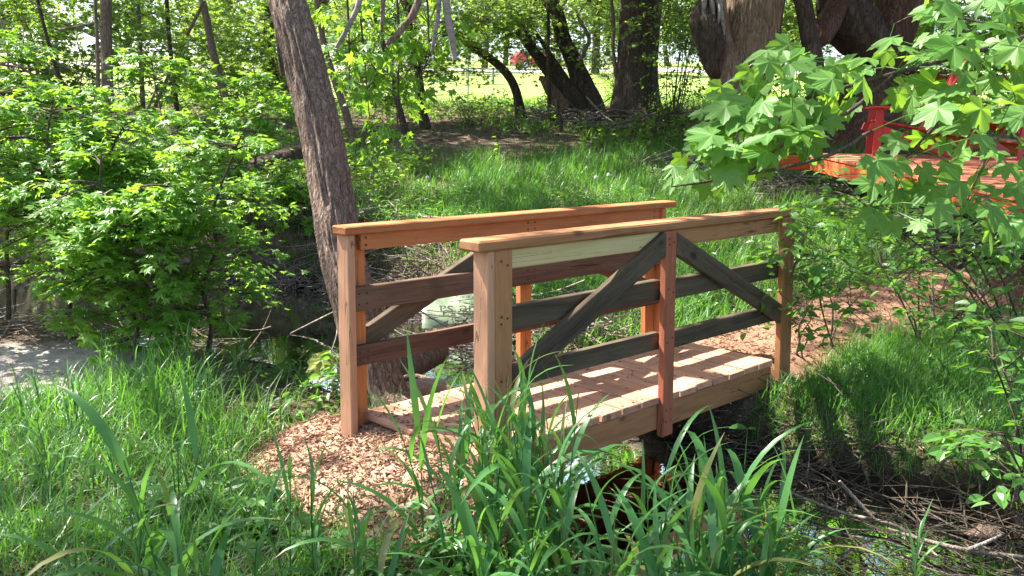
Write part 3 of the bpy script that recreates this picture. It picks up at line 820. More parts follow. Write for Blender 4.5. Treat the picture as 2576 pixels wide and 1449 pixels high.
def sapling(label, base, H, lean, nbr, Lbr, size, seed, kobj=120, mat='maple', z0=.18, group='maple saplings by the stream', sub=4, nleaf=7, r=.022, az=None, cat='sapling', name='maple_sapling'):
    rng = np.random.default_rng(seed)
    root = thing(name, label, cat, base, group)
    base = np.asarray(base, float)
    hs = np.linspace(0, 1, 7)
    st = base + np.stack([lean[0] * hs ** 1.5, lean[1] * hs ** 1.5, H * hs], 1) + np.concatenate([[[0, 0, 0]], rng.normal(0, .04, (6, 3)) * [1, 1, .3]])
    st[0, 2] -= .08
    mbs = MB(); p, rr = resample(st, np.linspace(r, r * .25, 7), .15); tube(mbs, p, rr, 7)
    build_rel(mbs, 'stem', 'bark_twig', root, True)
    h = rng.uniform(z0, 1, nbr) ** .9
    s0 = np.stack([np.interp(h, hs, st[:, i]) for i in range(3)], 1)
    a = rng.uniform(0, 2 * np.pi, nbr) if az is None else rng.normal(az[0], az[1], nbr)
    d = np.stack([np.cos(a), np.sin(a), rng.uniform(.0, .5, nbr)], 1)
    L = Lbr * rng.uniform(.55, 1.15, nbr) * (1.15 - .55 * h)
    pos1, tip1, n1, z1, poly1 = sprays(rng, s0, d, L, nleaf, size, .3)
    k = rng.uniform(.3, .95, (nbr, sub)); i0 = np.clip((k * 4).astype(int), 0, 3); fr = (k * 4 - i0)[..., None]
    ar = np.arange(nbr)[:, None]
    s1 = (poly1[ar, i0] * (1 - fr) + poly1[ar, i0 + 1] * fr).reshape(-1, 3)
    d1 = np.repeat(d, sub, 0) + np.stack([rng.normal(0, .8, nbr * sub), rng.normal(0, .8, nbr * sub), rng.normal(0, .2, nbr * sub)], 1)
    L1 = np.repeat(L, sub) * rng.uniform(.3, .6, nbr * sub)
    pos2, tip2, n2, z2, poly2 = sprays(rng, s1, d1, L1, nleaf, size, .3)
    mb = MB(); add_twigs(mb, poly1, .008, .003, 4); add_twigs(mb, poly2, .004, .0015, 3)
    build_rel(mb, 'branches', 'bark_twig', root)['kind'] = 'stuff'
    pos = np.concatenate([pos1, pos2]); tip = np.concatenate([tip1, tip2]); nr = np.concatenate([n1, n2]); sz = np.concatenate([z1, z2])
    ok = pos[:, 2] > terrain(pos[:, 0], pos[:, 1]) + .03
    pos, tip, nr, sz = pos[ok], tip[ok], nr[ok], sz[ok]
    A, B = split_leaves(pos, kobj, rng)
    leaf_objs('leaf', mat, root, pos[A], tip[A], nr[A], sz[A], L_MED)
    mb = MB()
    for j, tm in enumerate((L_MED[0], L_MED[1])):
        I = B[j::2]; leaves(mb, pos[I], tip[I], nr[I], sz[I], tm, rng)
    o = build_rel(mb, 'foliage', mat, root); o['kind'] = 'stuff'
    return root

def mid_crown(root, rng, centers, rad, ntw, nleaf, size, mat='under', Ltw=(.35, .9), tmpl=L_SML, zscale=.7, down=.4):
    """leafy twigs spread round given centres, part of tree root"""
    c = np.asarray(centers, float); k = rng.integers(0, len(c), ntw)
    off = rng.normal(0, 1, (ntw, 3)); off = off / np.linalg.norm(off, axis=1)[:, None] * (rng.random(ntw) ** .45)[:, None] * np.asarray(rad)[k % len(rad)][:, None]
    off[:, 2] *= zscale
    s = c[k] + off
    a = rng.uniform(0, 2 * np.pi, ntw)
    d = np.stack([np.cos(a), np.sin(a), rng.uniform(-.3, .4, ntw)], 1)
    pos, tip, nr, sz, poly = sprays(rng, s, d, rng.uniform(*Ltw, ntw), nleaf, size, .3, .06, .45, down)
    ok = pos[:, 2] > terrain(pos[:, 0], pos[:, 1]) + .05
    mb = MB(); leaves(mb, pos[ok], tip[ok], nr[ok], sz[ok], tmpl, rng)
    o = build_rel(mb, 'crown', mat, root); o['kind'] = 'stuff'
    mb = MB()
    add_twigs(mb, np.concatenate([(c[k] * .35 + poly[:, 0] * .65)[:, None], poly], 1), .007, .002, 3)
    build_rel(mb, 'twigs', 'bark_twig', root)['kind'] = 'stuff'

HOSTS = []           # (trunk top, tree root) that carry the leaf canopy above the picture
def px_tree(name, label, pts, d0, d1, mat, H=9.0, seed=1, nseg=20, step=.1, amp=.06, f=2.6, g=1.4, flare=.25, lobes=5, host=False, base=None, cat='tree', group=None, upto=True, drift=(0, 0)):
    """pts: (px, py, width px) from the base upward; depth runs from d0 to d1"""
    n = len(pts); D = np.linspace(d0, d1, n)
    p3 = [P(px, py, d) for (px, py, w), d in zip(pts, D)]
    r3 = [wrad(w, d) for (px, py, w), d in zip(pts, D)]
    b = np.array(p3[0]); b[2] = gz(b[0], b[1]) - .12
    if base is None and b[2] < p3[0][2] - .02:
        p3 = [b] + p3; r3 = [r3[0] * 1.08] + r3
    root = thing(name, label, cat, p3[0], group)
    if upto:
        dv = _unit(np.array(p3[-1]) - np.array(p3[-2])); rng = np.random.default_rng(seed)
        dv = np.array([dv[0] * .7 + drift[0], dv[1] * .7 + drift[1], max(dv[2], .55)])
        q = np.array(p3[-1]); r = r3[-1]
        while q[2] < H:
            dv = _unit(dv * [.8, .8, 1] + rng.normal(0, .06, 3)); q = q + dv * 1.0; r = max(r * .9, .02); p3.append(q.copy()); r3.append(r)
    trunk(root, p3, r3, mat, nseg, step, amp, f, g, seed, flare, lobes)
    if host: HOSTS.append((np.array(p3[-1]), root, r3[-1], np.array(p3[-3])))
    return root, p3, r3

# the leaning trunk behind the bridge
t1, p1, r1 = px_tree('leaning_tree', 'large leaning grey-brown tree trunk rising behind the left railing of the footbridge',
    [(985, 1060, 128), (962, 1000, 118), (905, 800, 108), (862, 640, 102), (838, 500, 100), (806, 330, 98), (762, 150, 92), (720, 0, 86), (690, -110, 82)],
    5.15, 5.75, 'bark_grey', 9.0, 3, 112, .022, .17, 5.2, 3.0, .25, 5, True, drift=(-.1, .1))
# hanging dead branches in front of the upper middle
def dead_limbs():
    mb = MB(); d = 5.9
    bough, br = resample([P(700, -70, 5.75), P(850, -120, 5.85), P(1000, -140, 5.9), P(1180, -120, 6.0)], [.07, .055, .045, .03], .1)
    tube(mb, bough, br, 10, True, .5, bark_fn(.06, 2, 2, 5)); build_rel(mb, 'bough', 'silver', t1, True)
    for path, w in (([(912, -100), (905, 0), (880, 60), (846, 120)], 17), ([(962, -130), (963, 20), (960, 78)], 14), ([(1075, -130), (1050, 10), (1010, 75), (972, 112)], 20),
                    ([(1103, -130), (1104, 20), (1094, 90), (1086, 130)], 13), ([(1118, -120), (1124, 20), (1136, 90), (1145, 152)], 21)):
        mb = MB(); p, r = resample([P(x, y, d) for x, y in path], [wrad(w * k, d) for k in np.linspace(1.05, .6, len(path))], .05)
        tube(mb, p, r, 12, True, .5, bark_fn(.09, 2, 5, int(w)))
        build_rel(mb, 'dead_branch', 'silver' if w % 2 else 'bark_grey', t1, True)
dead_limbs()

# willows and the middle distance
w2, pw2, rw2 = px_tree('willow_tree', 'thick straight dark willow trunk standing behind the middle of the clearing', [(1600, 318, 122), (1600, 250, 108), (1604, 160, 101), (1610, 70, 97), (1614, 0, 96), (1616, -60, 95)],
    17.9, 18.2, 'bark_brown', 11, 8, 48, .09, .11, 3.2, .7, .35, 6, True)
t3, p3_, r3_ = px_tree('split_willow_tree', 'leaning split willow with two stems fanning out from one dark base', [(1478, 304, 86), (1482, 262, 62), (1447, 162, 44), (1419, 99, 37), (1401, 35, 35), (1375, -10, 33)],
    19.2, 19.2, 'bark_dark', 9, 9, 36, .09, .12, 2.6, .9, .3, 5, True)
for path in ([(1462, 304, 70), (1424, 232, 52), (1372, 165, 33), (1331, 118, 19), (1300, 80, 12)], [(1450, 300, 36), (1400, 205, 26), (1345, 120, 14), (1310, 60, 9)], [(1440, 302, 30), (1395, 240, 24), (1368, 200, 18), (1356, 196, 12)],
             [(1455, 290, 30), (1430, 215, 22), (1385, 140, 13), (1350, 85, 8)]):
    trunk(t3, [P(x, y, 19) for x, y, w in path], [wrad(w, 19) for x, y, w in path], 'bark_dark', 20, .1, .14, 2.4, .8, 12 + len(path), .1, name='stem')
mb = MB(); tube(mb, *resample([P(1362, 196, 18.78), P(1385, 225, 18.72), P(1420, 275, 18.7)], [.05, .14, .16], .1), 12); build_rel(mb, 'bare_wood', 'bark_tan', t3, True)
mb = MB(); tube(mb, *resample([P(1460, 150, 18.9), P(1475, 118, 18.8), P(1482, 95, 18.8), P(1455, 45, 18.9), P(1450, 28, 18.9)], [.06, .05, .045, .035, .015], .08), 8); build_rel(mb, 'dead_branch', 'silver', t3, True)
t4, p4, r4 = px_tree('arched_tree', 'slender tree whose trunk arches over to the left in front of the lawn', [(1312, 300, 25), (1305, 260, 23), (1297, 225, 22), (1279, 190, 21), (1243, 154, 20), (1193, 121, 18), (1159, 97, 15), (1120, 85, 11), (1060, 92, 6)],
    19.6, 18.6, 'bark_dark', 4, 10, 18, .08, .07, 2, 1.5, .3, 5, upto=False)
t5, p5, r5 = px_tree('young_tree', 'straight dark young trunk left of the fence post and the arched tree', [(1070, 322, 26), (1062, 270, 20), (1058, 220, 19), (1048, 154, 18), (1034, 95, 17), (1024, 0, 15), (1020, -40, 14)],
    17.4, 17.4, 'bark_dark', 9, 11, 18, .08, .07, 2, 1.5, .25, 5, True)
t6, p6, r6 = px_tree('young_tree', 'thin dark leaning tree between the large leaning tree and the straight young trunk', [(1034, 372, 18), (1012, 300, 16), (997, 240, 15), (976, 154, 14), (949, 58, 13), (935, -20, 12)],
    15.3, 15.3, 'bark_dark', 8, 12, 14, .06, .05, 2, 2, .2)
t7, p7, r7 = px_tree('young_tree', 'thin trunk leaning left just right of the large leaning tree', [(893, 366, 21), (880, 320, 19), (867, 274, 19), (839, 192, 17), (815, 110, 15), (800, 20, 14), (795, -40, 13)],
    15.5, 15.5, 'bark_grey', 9, 13, 14, .07, .06, 2, 2, .2, host=False)
t8, p8, r8 = px_tree('young_tree', 'straight brown trunk standing in the maple thicket at the far left', [(282, 455, 30), (279, 380, 28), (272, 250, 27), (268, 120, 27), (267, 0, 26), (267, -50, 26)],
    12.4, 12.4, 'bark_grey', 10, 14, 20, .07, .06, 2, 2, .15, 5, True)
t9, p9, r9 = px_tree('young_tree', 'pale slanting trunk between the maple thicket and the large leaning tree', [(598, 335, 21), (576, 274, 20), (555, 205, 20), (538, 137, 19), (524, 68, 18), (510, 0, 17), (500, -50, 16)],
    16.8, 16.8, 'bark_grey', 10, 15, 16, .08, .06, 2, 2, .15, 5, True)
t10, p10, r10 = px_tree('willow_tree', 'dark broad trunk in the distance behind the large leaning tree', [(690, 188, 54), (676, 150, 42), (672, 80, 40), (671, 0, 40), (670, -40, 40)],
    25, 25, 'bark_dark', 12, 16, 24, .1, .1, 2.5, 1, .25, 5, True)
t11, p11, r11 = px_tree('young_tree', 'slim trunk close to the left edge of the large leaning tree', [(735, 300, 21), (730, 270, 19), (716, 205, 19), (706, 137, 18), (698, 60, 17), (690, -30, 16)],
    18.6, 18.6, 'bark_grey', 9, 17, 14, .08, .06, 2, 2, .15)
thin = [('thin grey pole trunk rising left of the brown thicket trunk', [(250, 420, 12), (247, 250, 10), (245, 113, 9), (240, -20, 8)], 11.6),
        ('thin crooked trunk low down in the maple thicket', [(208, 458, 15), (196, 405, 14), (184, 356, 13), (165, 250, 11), (120, 100, 9), (90, -20, 8)], 12.2),
        ('upright slim trunk above the middle of the maple thicket', [(362, 330, 14), (356, 192, 12), (350, 90, 12), (346, -20, 11)], 14.5),
        ('thin dark trunk in the thicket left of the pale slanting trunk', [(452, 340, 13), (435, 185, 11), (425, 90, 10), (418, -20, 10)], 15.5),
        ('narrow dark trunk curving beside the thick straight willow', [(1568, 262, 14), (1553, 197, 12), (1545, 150, 10), (1542, 116, 9), (1544, 69, 9), (1537, -20, 8)], 18.0),
        ('slim trunk rising through the split willow', [(1382, 250, 10), (1378, 143, 10), (1380, 70, 9), (1377, -20, 8)], 18.4),
        ('slanting thin trunk crossing the upper left thicket', [(380, 300, 10), (420, 200, 9), (470, 90, 9), (520, -20, 8)], 15.0),
        ('short stump-like sapling stem at the foot of the split willow', [(1412, 312, 10), (1405, 290, 9), (1400, 250, 7)], 17.2),
        ('dark slanting trunk at the far left above the brush pile', [(120, 330, 18), (118, 230, 17), (80, 110, 14), (30, -20, 12)], 13.5)]
for i, (lab, pts, d) in enumerate(thin):
    px_tree('slim_tree', lab, pts, d, d, 'bark_dark' if i % 2 else 'bark_grey', 8, 30 + i, 10, .1, .05, 1.6, 2, .15, group=None, upto=(i != 7))
# big willows on the right
t17, p17, r17 = px_tree('willow_tree', 'massive tan willow trunk with a torn burl, left of the orange deck', [(1885, 452, 150), (1880, 380, 128), (1872, 250, 132), (1882, 120, 138), (1895, 0, 143), (1900, -60, 140)],
    12.7, 12.7, 'bark_tan', 11, 18, 64, .06, .11, 3.4, .8, .3, 7, True)
trunk(t17, [P(1850, 260, 12.5), P(1822, 180, 12.4), P(1800, 90, 12.35), P(1790, 0, 12.3), P(1780, -80, 12.3)], [wrad(w, 12.4) for w in (70, 76, 66, 62, 60)], 'bark_tan', 40, .06, .14, 3, 1, 19, name='stem')
trunk(t17, [P(1776, 12, 12.2), P(1772, 50, 12.1), P(1786, 100, 12.1), P(1796, 170, 12.15), P(1806, 196, 12.2)], [.13, .17, .19, .11, .03], 'bark_brown', 48, .03, .55, 3.5, 4, 20, name='burl')
for k, (xa, ya, xb, yb) in enumerate(((1770, -30, 1768, 40), (1783, -30, 1796, 70), (1800, -20, 1822, 88), (1812, -30, 1806, 60), (1790, 0, 1784, 80))):
    mb = MB(); tube(mb, *resample([P(xa, ya, 12.05), P((xa + xb) / 2 + 3, (ya + yb) / 2, 11.96), P(xb, yb, 11.93)], [.045, .04, .012], .08), 6); build_rel(mb, 'torn_wood', 'silver', t17, True)
t18, p18, r18 = px_tree('willow_tree', 'massive reddish willow trunk growing up through the orange deck', [(2170, 380, 150), (2176, 330, 140), (2186, 250, 132), (2205, 160, 128), (2232, 80, 124), (2250, 0, 122), (2256, -60, 120)],
    14.3, 14.3, 'bark_red', 11, 21, 64, .06, .13, 3.4, .8, .2, 7, True)
trunk(t18, [P(2200, 130, 13.9), P(2150, 70, 13.7), P(2120, 20, 13.6), P(2120, -60, 13.6)], [.30, .38, .36, .32], 'bark_dark', 40, .06, .25, 3, 2, 22, name='stem')
trunk(t18, [P(2046, 112, 13.2), P(2062, 92, 13.2), P(2090, 45, 13.3), P(2118, -10, 13.4), P(2130, -70, 13.5)], [.10, .17, .18, .18, .18], 'bark_red', 36, .05, .2, 3, 1.5, 23, name='broken_limb')
trunk(t18, [P(2066, 30, 13.5), P(2078, -20, 13.6), P(2080, -80, 13.6)], [.06, .11, .13], 'bark_dark', 20, .05, .2, 3, 2, 24, name='charred_stub')
t19, p19, r19 = px_tree('willow_tree', 'dark furrowed trunk base half hidden behind maple leaves left of the orange deck', [(2052, 398, 58), (2052, 340, 50), (2054, 255, 46), (2050, 170, 44), (2030, 60, 42), (2010, -60, 40)],
    12.4, 12.4, 'bark_dark', 9, 25, 36, .06, .14, 3, 1.2, .3, 6)

# ------------------------------------------------------------------ maple saplings at the left
rs = np.random.default_rng(77)
SAP = [  # px, py of the foot, height, lean, branches, branch length, label
    (400, 915, 1.25, (.05, -.1), 36, .6, 'low maple sapling spreading its leaves over the edge of the pool'),
    (330, 905, 1.5, (-.1, -.1), 40, .7, 'dense low maple sapling left of the pool, above the sunlit bank'),
    (500, 770, 1.7, (.35, -.1), 36, .75, 'maple sapling reaching right over the pool towards the leaning tree'),
    (330, 820, 1.75, (0, 0), 40, .85, 'leafy maple sapling in the middle of the thicket'),
    (170, 850, 1.85, (-.1, .1), 40, .9, 'leafy maple sapling near the left edge above the dark bank'),
    (20, 830, 1.9, (.1, 0), 40, .9, 'leafy maple sapling cut by the left edge of the picture'),
    (480, 690, 1.8, (.2, 0), 28, .85, 'tall maple sapling behind the middle of the thicket'),
    (170, 660, 2.2, (-.2, .1), 28, .9, 'tall bright maple sapling behind the left of the thicket'),
    (30, 640, 2.6, (-.1, .1), 30, .9, 'tallest bright maple sapling at the far left'),
    (640, 560, 1.7, (.2, 0), 24, .8, 'maple sapling beside the fallen log'),
    (420, 560, 1.9, (0, 0), 22, .9, 'pale green maple sapling rising behind the thicket'),
    (770, 600, .6, (.0, -.1), 18, .35, 'small maple sapling at the left foot of the leaning tree')]
for i, (px, py, H, lean, nb, Lb, lab) in enumerate(SAP):
    b = ground(px, py)
    if b[2] < -.42:
        # keep the foot on the bank: walk away from the stream towards the camera
        while b[2] < -.42 and b[1] > 3: b[1] -= .12; b[0] *= .985; b[2] = gz(b[0], b[1])
    sapling(lab, b, H, lean, nb, Lb, (.066, .074, .06, .07)[i % 4] if b[1] < 9 else .08, 200 + i, kobj=130 if b[1] < 9 else 60, nleaf=10)

# ------------------------------------------------------------------ middle-distance foliage
rg = np.random.default_rng(99)
def crown_px(root, seed, spots, rad, ntw, nleaf, size, mat='under', tmpl=L_SML, **kw):
    mid_crown(root, np.random.default_rng(seed), [P(*s) for s in spots], rad, ntw, nleaf, size, mat, tmpl=tmpl, **kw)
# dark drooping maple leaves on the thin tree
def drooping_leaves():
    rng = np.random.default_rng(401)
    spots = ((890, 110), (930, 190), (985, 100), (1060, 60), (1000, 235), (925, 285), (985, 330), (860, 60), (1090, 120), (1025, 20), (880, 230), (1110, 20), (960, 30), (940, 110), (1010, 160))
    D = 7.4
    C = np.array([P(x, y, D + rng.uniform(-.3, .3)) for x, y in spots])
    n = 120; k = rng.integers(0, len(C), n); s = C[k] + rng.normal(0, .12, (n, 3)) + [0, 0, .1]
    a = rng.uniform(0, 6.28, n); d = np.stack([np.cos(a), np.sin(a), rng.uniform(-.5, .1, n)], 1)
    pos, tip, nr, sz, poly = sprays(rng, s, d, rng.uniform(.15, .35, n), 6, .08, .5, .06, .5, .9)
    A, B = split_leaves(pos, 260, rng)
    leaf_objs('leaf', 'maple', t1, pos[A], tip[A], nr[A], sz[A], L_MED)
    mb = MB(); leaves(mb, pos[B], tip[B], nr[B], sz[B], L_MED[0], rng); build_rel(mb, 'foliage', 'maple', t1)['kind'] = 'stuff'
    mb = MB(); q = []
    stem = [resample([P(720, -150, 5.9), P(x0, -90, 6.8), P(x1, y1, D)], [.02, .012, .004], .15) for x0, x1, y1 in ((880, 930, 300), (980, 1000, 330), (1040, 1080, 140), (860, 880, 240))]
    for p_, r_ in stem:
        mm = MB(); tube(mm, p_, r_, 7); build_rel(mm, 'drooping_branch', 'bark_twig', t1, True)
    ax = np.concatenate([p_ for p_, r_ in stem])
    for p_ in poly:
        jj = np.argmin(np.linalg.norm(ax - p_[0], axis=1)); q.append(np.vstack([ax[jj], ax[jj] * .4 + p_[0] * .6 + [0, 0, .05], p_]))
    add_twigs(mb, np.array(q), .005, .0015, 3)
    build_rel(mb, 'twigs', 'bark_twig', t1)['kind'] = 'stuff'
drooping_leaves()
crown_px(t8, 402, [(40, 30, 13), (140, 20, 13.5), (230, 30, 13.5), (330, 20, 13.5), (200, 130, 13.3), (60, 150, 12.8), (340, 120, 13.6), (160, 200, 13), (420, 200, 14)], [.8, .7], 300, 9, .10)
crown_px(t9, 403, [(430, 30, 17.5), (520, 90, 18), (600, 40, 18.5), (620, 150, 18), (560, 210, 18), (460, 150, 17.5), (640, 250, 18), (380, 60, 17)], [1.0, .8], 340, 9, .105)
crown_px(t5, 404, [(1090, 30, 17.5), (1150, 55, 17.8), (1010, 90, 17.4), (1060, 120, 17.5), (1130, 130, 18), (930, 150, 17.2), (900, 60, 17), (1100, 190, 17.6), (1010, 200, 17.5), (950, 230, 17.3), (900, 190, 17)], [.8, .6], 420, 8, .085)
crown_px(t4, 405, [(1180, 60, 18.8), (1240, 50, 19), (1290, 90, 19), (1330, 40, 19), (1220, 110, 19), (1110, 110, 18.6), (1340, 110, 19.2), (1170, 20, 19), (1280, 20, 19)], [.8, .6], 380, 8, .075)
crown_px(t3, 406, [(1400, 20, 19), (1340, 130, 19), (1460, 40, 19.5), (1530, 60, 19.5), (1500, 110, 19.2), (1310, 20, 19), (1560, 20, 19), (1520, 150, 19.4), (1450, 100, 19.6), (1350, 60, 19)], [1.0, .7], 340, 8, .075, 'far_leaf')
crown_px(t10, 407, [(560, 20, 24), (640, 40, 24), (740, 60, 25), (610, 120, 24), (720, 130, 26), (790, 40, 25), (500, 120, 23)], [1.7, 1.3], 330, 9, .13, 'far_leaf')
crown_px(t19, 408, [(1700, 20, 17), (1740, 60, 16), (2000, 30, 17), (2020, 90, 16), (2300, 40, 17), (2340, 100, 17)], [1.0], 190, 9, .09, 'far_leaf')
crown_px(t18, 409, [(2380, 30, 16), (2480, 20, 15), (2560, 60, 14), (2420, 110, 16), (2540, 150, 15), (2600, 20, 14), (2330, 150, 18), (2460, 190, 17)], [1.2], 330, 9, .10, 'under')
def low_shrub(label, spots, rad, ntw, nleaf, size, seed, mat='under', tmpl=L_OVALS, group='bright shrubs in the clearing', name='shrub', zs=1.0):
    rng = np.random.default_rng(seed)
    C = []
    for px, py, up in spots:
        g = ground(px, py); C.append(g + [0, 0, up])
    base = np.array(C[0]); base[2] = gz(base[0], base[1])
    root = thing(name, label, 'shrub', base, group)
    mid_crown(root, rng, C, rad, ntw, nleaf, size, mat, (.2, .5), tmpl, zs)
    mb = MB()
    for c in C:
        for k in range(3):
            b = base + np.append(rng.normal(0, .08, 2), 0); tube(mb, *resample([b - [0, 0, .05], .5 * (b + c) + rng.normal(0, .1, 3), c + rng.normal(0, .15, 3)], [.014, .009, .004], .12), 5)
    build_rel(mb, 'stems', 'bark_twig', root)['kind'] = 'stuff'
    return root
low_shrub('bright leafy shrub just right of the thick straight willow', [(1690, 330, .5), (1680, 330, 1.1), (1720, 335, 1.6), (1740, 320, .8), (1680, 340, 2.0), (1750, 300, 2.1), (1700, 320, 2.6)], [.45, .55], 250, 9, .075, 501)
low_shrub('pale sunlit bush in front of the thick straight willow', [(1640, 352, .2), (1610, 355, .25), (1680, 362, .35), (1700, 372, .2)], [.35], 110, 9, .07, 502)
low_shrub('small bright weed clump at the foot of the split willow', [(1395, 312, .25), (1405, 300, .5)], [.2], 34, 8, .08, 503)
low_shrub('yellow green weeds in the grass left of the arched tree', [(1180, 318, .2), (1225, 300, .3), (1150, 300, .25), (1260, 290, .3)], [.4], 120, 8, .075, 504)
low_shrub('light green brambles growing over the fallen log', [(790, 470, .2), (740, 480, .2), (700, 400, .35)], [.25], 70, 8, .075, 505)
low_shrub('loose bush at the fence left of the straight young trunk', [(960, 262, .5), (1000, 258, .9), (920, 262, .8), (880, 262, .6)], [.7], 200, 8, .1, 511)
low_shrub('loose bush at the fence between the split willow and the thick willow', [(1535, 250, .4), (1515, 250, .6), (1550, 250, 1.2)], [.45], 100, 8, .09, 512)
low_shrub('tangled green bushes by the fence at the far left', [(620, 270, .6), (560, 280, .8), (660, 255, .7), (500, 290, .8)], [.8], 180, 8, .1, 506)
low_shrub('loose green bush behind the railing of the orange deck', [(2330, 330, 1.0), (2400, 330, 1.4), (2480, 330, 1.2), (2560, 330, 1.5)], [1.0], 220, 8, .095, 507)
low_shrub('green bush in the gap between the two massive willows', [(1990, 330, .6), (1970, 330, 1.4), (2010, 330, 2.0)], [.6], 120, 8, .09, 508)
low_shrub('white flecked bush in front of the dark gap under the deck', [(2150, 505, .28), (2110, 512, .22), (2185, 520, .2)], [.22], 80, 9, .05, 509, 'oval')

# far trees beyond the road
def far_tree(x, y, H, R, seed, label, n=2600, leaf=.5):
    rng = np.random.default_rng(seed); z = gz(x, y)
    root = thing('far_tree', label, 'tree', (x, y, z), 'trees beyond the lawn')
    mb = MB(); tube(mb, *resample([(x, y, z - .2), (x + rng.normal(0, .3), y, z + H * .4), (x + rng.normal(0, .6), y, z + H * .85)], [.3, .22, .08], .8), 8, True, .5, bark_fn(.1, 2, 1, seed)); build_rel(mb, 'trunk', 'bark_dark', root, True)
    nc = 34; c = rng.normal(0, 1, (nc, 3)); c = c / np.linalg.norm(c, axis=1)[:, None] * rng.uniform(.45, 1, (nc, 1)) * [R, R, H * .48] + [x, y, z + H * .54]
    k = rng.integers(0, nc, n); o = rng.normal(0, .42, (n, 3)) * R * .55
    pos = c[k] + o; tip = _unit(rng.normal(0, 1, (n, 3)) + [0, 0, -.3]); nr = _unit(rng.normal(0, .7, (n, 3)) + [0, 0, .8])
    ok = pos[:, 2] > z + .3
    mb = MB(); leaves(mb, pos[ok], tip[ok], nr[ok], leaf * rng.uniform(.5, 1.2, ok.sum()), L_RH, rng); build_rel(mb, 'crown', 'far_leaf', root)['kind'] = 'stuff'
    mb = MB()
    for q in c[:14]: tube(mb, *resample([(x, y, z + H * .3), .5 * (q + [x, y, z + H * .5]), q], [.12, .08, .03], 1.0), 5)
    build_rel(mb, 'limbs', 'bark_dark', root)['kind'] = 'stuff'
rf = np.random.default_rng(12)
for i in range(26):
    FT = -66 + i * 5.4
    far_tree(FT + rf.uniform(-1.5, 1.5), rf.uniform(84, 104), rf.uniform(9, 15), rf.uniform(3.2, 4.6), 600 + i, 'leafy tree in the row beyond the lawn and the gravel road')
for i, (px, py, w, lab) in enumerate(((1218, 172, 10, 'lawn tree with a bare trunk behind the picnic table'), (1034, 176, 8, 'lawn tree by the white van'), (1400, 190, 9, 'lawn tree behind the split willow'), (1497, 186, 10, 'lawn tree between the two nearest willows'), (820, 190, 10, 'lawn tree behind the large leaning tree'))):
    g = ground(px, py, hi=75); d = (g - CAM_POS) @ FWD
    far_tree(g[0], g[1], 12, 4.0, 640 + i, lab, 2000, .4)

# chain link fence
def fence():
    y0 = 27.6; xs = np.arange(-17.3, 16, 2.75); xs = xs + (P(1178, 240, 27.1)[0] - xs[np.argmin(abs(xs - P(1178, 240, 27.1)[0]))])
    root = thing('chain_link_fence', 'galvanised chain link fence with thin posts in front of the lawn', 'fence', (0, y0, gz(0, y0)))
    m, nt, b = newmat('galvanised_steel'); b.inputs['Base Color'].default_value = (.42, .46, .46, 1); b.inputs['Metallic'].default_value = .35; b.inputs['Roughness'].default_value = .5
    zz = lambda x: gz(x, y0)
    H = 1.62
    for x in xs:
        mb = MB(); tube(mb, [(x, y0, zz(x) - .2), (x, y0, zz(x) + .8), (x, y0, zz(x) + H)], [.03] * 3, 8); build_rel(mb, 'post', m, root, True)
    for a, c in zip(xs[:-1], xs[1:]):
        mb = MB(); tube(mb, [(a, y0, zz(a) + H), ((a + c) / 2, y0, zz((a + c) / 2) + H), (c, y0, zz(c) + H)], [.022] * 3, 6); build_rel(mb, 'top_rail', m, root, True)
    mb = MB(); s = .13; x0, x1 = xs[0], xs[-1]; n = int((x1 - x0) / s)
    V = []; F = []
    for sg in (1, -1):
        for i in range(-int(H / s), n + int(H / s)):
            xa = x0 + i * s; xb = xa + H * sg
            lo, hi = xa, xb; za, zb = 0, H
            if min(lo, hi) < x0 or max(lo, hi) > x1: continue
            w = .0045
            V += [(lo - w, y0 + .002 * sg, zz(lo) + za), (lo + w, y0 + .002 * sg, zz(lo) + za), (hi + w, y0 + .002 * sg, zz(hi) + zb), (hi - w, y0 + .002 * sg, zz(hi) + zb)]
            k = len(V); F.append((k - 4, k - 3, k - 2, k - 1))
    mb.add(np.array(V), np.array(F)); build_rel(mb, 'wire_mesh', m, root)['kind'] = 'stuff'
fence()

# picnic tables, vehicles far off
def grey(name, c, rough=.6, metal=0.0):
    m, nt, b = newmat(name)
    tc = node(nt, 'ShaderNodeTexCoord'); n = noise(nt, tc.outputs['Object'], 6, 4, .6)
    col = mixc(nt, n, tuple(k * .8 for k in c), tuple(min(1, k * 1.15) for k in c)); nt.links.new(col, b.inputs['Base Color'])
    b.inputs['Roughness'].default_value = rough; b.inputs['Metallic'].default_value = metal
    M[name] = m; return name
grey('table_wood', (.27, .25, .23), .8); grey('car_white', (.75, .75, .8), .25); grey('car_red', (.5, .05, .06), .25); grey('car_glass', (.03, .035, .045), .08); grey('tyre', (.02, .02, .02), .8); grey('red_paint', (.36, .022, .014), .55)
def box_on(name, parent, c, h, mat, rot=None, ch=.006):
    V, F4, F3 = chamfer_box(*h, min(ch, .4 * min(h))); 
    mb = MB(); mb.add(V, F4); mb.f.append(F3)
    o = obj(name, mb.mesh(name), mat, parent); o.location = c
    if rot is not None: o.rotation_euler = rot
    return o
